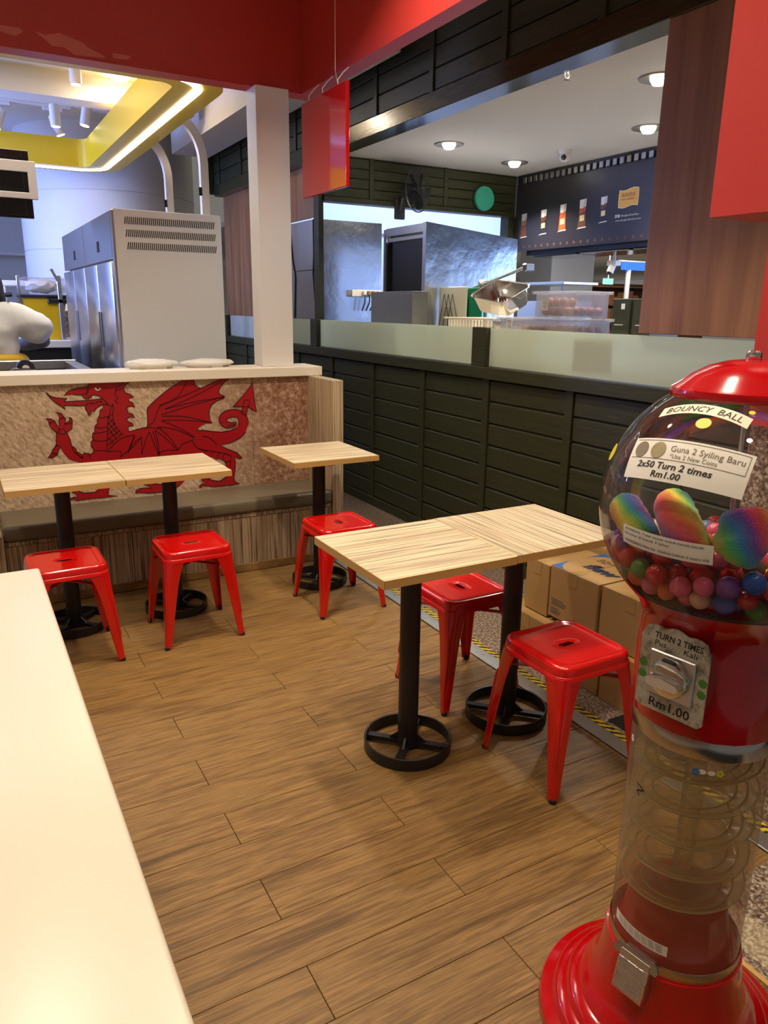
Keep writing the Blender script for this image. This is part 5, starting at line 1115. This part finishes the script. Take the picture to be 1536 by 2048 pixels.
t = thing('recessed_lamp', 'large recessed round lamp in the kitchen ceiling', 'ceiling light', (1.50, 7.3, 3.42)); obj('rim', G().lathe([(0.085, 0.0), (0.085, -0.006), (0.17, -0.01), (0.18, 0)], 36, cap=False), 'white_paint', t, 40); obj('bulb', G().lathe([(0.083, 0), (0.083, -0.03), (0.06, -0.05), (0.01, -0.055)], 28), 'lamp_glow', t, 40)
# menu screens at the left edge
ms = thing('menu_screen', 'switched off black menu screens in a white frame at the left edge', 'screen', (0, 6.0, 0))
g = G(); g.rbox(-0.9, 0.628, -0.02, 0.02, 2.385, 2.455, 0.003, 1).rbox(-0.9, 0.628, -0.02, 0.02, 2.215, 2.255, 0.003, 1).rbox(0.575, 0.628, -0.02, 0.02, 2.25, 2.39, 0.003, 1); obj('frame', g, 'white_paint', ms)
for a, b in ((2.458, 2.52), (2.256, 2.384), (2.09, 2.214)): d_ = obj('screen', G().rbox(-0.9, 0.574 if a > 2.2 and a < 2.3 else 0.59, -0.012, 0.03, a, b, 0.002, 1), 'screen_dark', ms); obj('bezel', G().box(-0.9, 0.545, -0.0135, -0.012, a+0.016, a+0.019).box(0.543, 0.546, -0.0135, -0.012, a+0.016, b-0.01), 'dark_void', d_)
obj('hanger', G().tube([(0.3, 0.04, 2.5), (0.3, 0.04, 3.42)], 0.012, 8), 'white_paint', ms)
# counters, press, person
t = thing('back_counter', 'white topped kitchen counter with dark front behind the person', 'counter', (0, 8.2, 0)); obj('top', G().rbox(-2.5, 1.25, 0, 0.8, 1.10, 1.172, 0.006, 1), 'white_paint', t); obj('front', G().box(-2.45, 1.2, 0.04, 0.75, 0, 1.10), 'black_plastic', t)
obj('splash_panel', G().rbox(0.85, 1.3, 0.76, 0.8, 1.172, 1.45, 0.004, 1), 'granite', t)
t = thing('sink_counter', 'dark sink counter with steel rims just behind the ledge', 'counter', (0, 5.25, 0)); obj('front_rim', G().rbox(-1.0, 0.78, 0.80, 0.86, 1.06, 1.125, 0.004, 1), 'steel', t); obj('basin', G().box(-1.0, 0.70, 0.0, 0.80, 0.98, 1.05), 'black_metal', t); obj('side_rim', G().rbox(0.70, 0.78, -0.1, 0.80, 1.04, 1.115, 0.004, 1), 'steel_dull', t); obj('cabinet', G().box(-1.0, 0.74, 0.0, 0.84, 0, 0.98), 'black_plastic', t)
def press(x, lab):
    t = thing('hand_press', lab, 'machine', (x, 8.5, 1.1725), 0, 'yellow hand presses')
    g = G(); secs = []
    for z, w, d in ((0.0, 0.13, 0.13), (0.12, 0.15, 0.14), (0.3, 0.18, 0.16), (0.42, 0.20, 0.17)): secs.append([Vector((a*w, b*d, z)) for a, b in ((-1, -1), (1, -1), (1, 1), (-1, 1))])
    r = g.loft(secs, True); g.bm.faces.new(r[0][::-1]); g.bm.faces.new(r[-1]); bo = obj('hopper', g, 'yellow_paint', t); obj('spout', G().tube([(-0.13, -0.14, 0.14), (-0.07, -0.17, 0.13), (-0.06, -0.17, 0.06)], 0.02, 8), 'brown_print', bo)
    obj('top_tub', G().rbox(-0.2, 0.2, -0.16, 0.16, 0.44, 0.60, 0.02, 2), 'food_box', t); obj('clamp_bar', G().rbox(-0.23, 0.23, -0.19, 0.17, 0.405, 0.435, 0.008, 1), 'black_plastic', t); obj('clamp_block', G().rbox(0.02, 0.2, -0.2, -0.14, 0.35, 0.40, 0.01, 1), 'black_plastic', t)
    obj('post', G().rbox(0.12, 0.16, -0.2, -0.17, 0.0, 0.62, 0.004, 1), 'steel', t); obj('post', G().rbox(-0.22, -0.19, 0.1, 0.13, 0.0, 0.62, 0.004, 1), 'steel', t); obj('crank_handle', G().tube([(0.2, -0.17, 0.42), (0.33, -0.17, 0.43)], 0.022, 10), 'black_plastic', t, 40); obj('crank_arm', G().tube([(0.14, -0.19, 0.55), (0.08, -0.19, 0.68)], 0.014, 8), 'steel', t)
    b = bmesh.new(); bmesh.ops.create_icosphere(b, subdivisions=3, radius=1)
    for v in b.verts: p = v.co; k = 1+0.12*math.sin(9*p.x+4*p.y)*math.sin(7*p.z+2); v.co = Vector((p.x*0.16*k, p.y*0.12*k, 0.52+p.z*0.07*k))
    g = G(); g.merge(b); obj('ice_bag', g, 'plastic_bag', t, 40)
press(0.84, 'yellow hand cranked press with clear tub, right of two on the back counter'); press(0.22, 'yellow hand cranked press partly hidden by the person, left of two')
# white shelf bar behind the presses and a tape sealer
tag(obj('shelf_bar', G().rbox(-2, 0.98, 9.3, 9.42, 1.70, 1.76, 0.01, 1), 'white_paint'), 'long white shelf rail behind the yellow presses', 'shelf'); 
tag(obj('shelf_bracket', G().rbox(-1.2, -1.1, 9.3, 9.42, 0, 1.70, 0.01, 1).rbox(0.5, 0.56, 9.3, 9.42, 0, 1.70, 0.01, 1), 'white_paint'), 'white uprights carrying the shelf rail', 'bracket')
t = thing('tape_dispenser', 'yellow and black tape dispenser behind the ledge at the left edge', 'tape dispenser', (0.36, 4.86, 1.06)); R_ = Matrix.Rotation(PI/2, 4, 'X')
obj('frame', G().rbox(-0.13, 0.05, -0.035, 0.035, 0, 0.05, 0.01, 2), 'yellow_paint', t); m = Matrix.Translation((-0.01, 0.03, 0.10)) @ R_
obj('tape_roll', G().lathe([(0.02, -0.025), (0.048, -0.025), (0.05, 0), (0.048, 0.025), (0.02, 0.025), (0.02, -0.025)], 28, m=m, cap=False), 'black_plastic', t, 40); obj('roll_core', G().lathe([(0.02, -0.026), (0.02, 0.026)], 20, m=m), 'paper', t); obj('grip_arm', G().tube([(-0.14, 0, 0.05), (-0.07, 0, 0.09), (0.02, 0, 0.085), (0.09, 0, 0.03)], 0.016, 8), 'black_plastic', t, 40)
tag(obj('bench_block', G().rbox(0.1, 0.62, 4.7, 4.98, 0, 1.06, 0.006, 1), 'black_plastic'), 'low dark stand behind the ledge under the tape dispenser', 'stand')

# person: one continuous body grown from a skeleton, clothing as children
pr = thing('person', 'person in black headscarf, loose white shirt and yellow apron, back turned, arm bent', 'person', (0.265, 6.40, 0)); pr.scale = (1.09,)*3
def skinned(name, verts, edges, radii, mat, root=0, sub=2, label=None):
    me = bpy.data.meshes.new(name); me.from_pydata([Vector(v) for v in verts], edges, []); o = bpy.data.objects.new(name, me); COL.objects.link(o)
    md = o.modifiers.new('skin', 'SKIN'); md.use_smooth_shade = True; md.branch_smoothing = 0.6
    for i, r in enumerate(radii): me.skin_vertices[0].data[i].radius = r if isinstance(r, tuple) else (r, r)
    me.skin_vertices[0].data[root].use_root = True
    s = o.modifiers.new('sub', 'SUBSURF'); s.levels = sub; s.render_levels = sub
    dg = bpy.context.evaluated_depsgraph_get(); nm_ = bpy.data.meshes.new_from_object(o.evaluated_get(dg)); bpy.data.objects.remove(o); bpy.data.meshes.remove(me)
    nm_.materials.clear(); nm_.materials.append(M[mat]); nm_.polygons.foreach_set('use_smooth', [True]*len(nm_.polygons)); nm_.name = name
    return obj(name, nm_, mat, pr, label=label)
# local frame: x to the right of the picture, y away; facing away and to the left
V_ = [(0, 0, 0.90), (0, 0, 1.05), (0, 0.02, 1.22), (0, 0.03, 1.33), (0, 0.04, 1.40), (-0.01, 0.06, 1.46), (-0.02, 0.09, 1.56),            # 0-6 pelvis..head
      (0.17, 0.02, 1.335), (0.33, 0.0, 1.16), (0.13, 0.24, 1.10),                                                             # right arm: shoulder elbow wrist
      (-0.17, 0.04, 1.335), (-0.26, 0.12, 1.12), (-0.10, 0.32, 1.12),
      (0.09, 0, 0.86), (0.10, 0.0, 0.48), (0.10, 0.03, 0.08), (0.10, 0.15, 0.03), (-0.09, 0, 0.86), (-0.10, 0.0, 0.48), (-0.10, 0.03, 0.08), (-0.10, 0.15, 0.03)]
E_ = [(0, 1), (1, 2), (2, 3), (3, 4), (4, 5), (5, 6), (3, 7), (7, 8), (8, 9), (3, 10), (10, 11), (11, 12), (0, 13), (13, 14), (14, 15), (15, 16), (0, 17), (17, 18), (18, 19), (19, 20)]
R_2 = [(0.14, 0.11), (0.125, 0.10), (0.14, 0.105), (0.13, 0.09), 0.055, 0.06, 0.095, 0.06, 0.042, 0.03, 0.06, 0.042, 0.03, 0.085, 0.058, 0.038, 0.03, 0.085, 0.058, 0.038, 0.03]
skinned('body', V_, E_, R_2, 'skin')
sh = skinned('shirt', [(0, 0, 0.97), (0, 0.01, 1.15), (0, 0.02, 1.32), (0, 0.04, 1.39), (0.18, 0.02, 1.32), (0.27, 0.01, 1.24), (0.345, 0.0, 1.155), (-0.18, 0.04, 1.32), (-0.25, 0.1, 1.18)], [(0, 1), (1, 2), (2, 3), (2, 4), (4, 5), (5, 6), (2, 7), (7, 8)],
        [(0.225, 0.19), (0.215, 0.18), (0.175, 0.14), (0.085, 0.075), 0.125, 0.13, 0.105, 0.12, 0.11], 'white_cloth', sub=3, label='loose white shirt')
for v in sh.data.vertices:
    p = v.co; k = noise.noise(Vector((p.x*9+p.z*6, p.y*7, p.z*13-p.x*8)))*0.016+noise.noise(Vector((p.x*22, p.y*20, p.z*30)))*0.005; v.co = p+v.normal*k
skinned('sleeve_cuff', [(0.335, 0.0, 1.165), (0.25, 0.10, 1.13), (0.16, 0.20, 1.105)], [(0, 1), (1, 2)], [0.068, 0.055, 0.045], 'grey_cloth', label='dark grey sleeve below the elbow')
skinned('sleeve_cuff', [(-0.255, 0.11, 1.16), (-0.18, 0.22, 1.12), (-0.12, 0.30, 1.12)], [(0, 1), (1, 2)], [0.066, 0.052, 0.045], 'grey_cloth', label='dark grey sleeve below the elbow')
skinned('headscarf', [(0, 0.0, 1.37), (0.0, 0.03, 1.45), (-0.005, 0.06, 1.54), (-0.01, 0.075, 1.6)], [(0, 1), (1, 2), (2, 3)], [(0.135, 0.10), (0.105, 0.10), (0.118, 0.125), (0.085, 0.09)], 'black_cloth', label='black headscarf')
skinned('apron', [(0, 0, 1.09), (0, 0, 0.98), (0, 0, 0.75), (0, 0, 0.5)], [(0, 1), (1, 2), (2, 3)], [(0.235, 0.2), (0.235, 0.19), (0.23, 0.18), (0.23, 0.17)], 'yellow_cloth', label='yellow apron')
skinned('trousers', [(0, 0, 0.86), (0.10, 0, 0.7), (0.10, 0, 0.4), (0.10, 0.03, 0.10), (-0.10, 0, 0.7), (-0.10, 0, 0.4), (-0.10, 0.03, 0.10)], [(0, 1), (1, 2), (2, 3), (0, 4), (4, 5), (5, 6)], [0.15, 0.1, 0.08, 0.065, 0.1, 0.08, 0.065], 'black_cloth', label='black trousers')
g = G()
for s in (-1, 1): g.rbox(s*0.10-0.045, s*0.10+0.045, -0.08, 0.2, 0, 0.07, 0.025, 3)
obj('shoe', g, 'black_plastic', pr, 40)
for s, wx in ((1, (0.13, 0.24, 1.10)), (-1, (-0.10, 0.32, 1.12))):
    w_ = Vector(wx); d_ = Vector((-0.3*s, 0.9, -0.15)).normalized(); sd = d_.cross(Vector((0, 0, 1))).normalized()
    vs, es, rs = [w_, w_+d_*0.05], [(0, 1)], [0.026, (0.036, 0.022)]
    for k in range(4):
        o_ = sd*(0.025*(1.5-k)/1.5); L_ = (0.058, 0.07, 0.066, 0.05)[k]; i0 = len(vs)
        vs += [w_+d_*0.085+o_, w_+d_*(0.085+L_*0.55)+o_+Vector((0, 0, -0.012)), w_+d_*(0.085+L_*0.85)+o_+Vector((0, 0, -0.034))]; es += [(1, i0), (i0, i0+1), (i0+1, i0+2)]; rs += [0.0105, 0.009, 0.008]
    i0 = len(vs); vs += [w_+d_*0.045+sd*0.04*(-s), w_+d_*0.08+sd*0.055*(-s)+Vector((0, 0, -0.012))]; es += [(1, i0), (i0, i0+1)]; rs += [0.011, 0.009]
    skinned('hand', vs, es, rs, 'skin', sub=1)
# ceiling fixtures of the seating corner (above the frame)
for i, (x, y) in enumerate(SEAT_LIGHTS):
    t = thing('seating_downlight', 'warm round downlight above ' + ('the single table at the bench end', 'the right half of the bench tables', 'the joined middle tables, left', 'the joined middle tables, right', 'the aisle beside the white counter', 'the ball machine', 'the far end of the white counter', 'the near end of the white counter')[i], 'ceiling light', (x, y, 3.45), 0, 'seating downlights'); obj('rim', G().lathe([(0.085, 0), (0.085, -0.02), (0.11, -0.016), (0.115, 0)], 28, cap=False), 'white_paint', t, 40); obj('diffuser', G().lathe([(0.084, -0.004), (0.084, 0)], 24), 'lamp_glow', t)
bpy.context.view_layer.update()
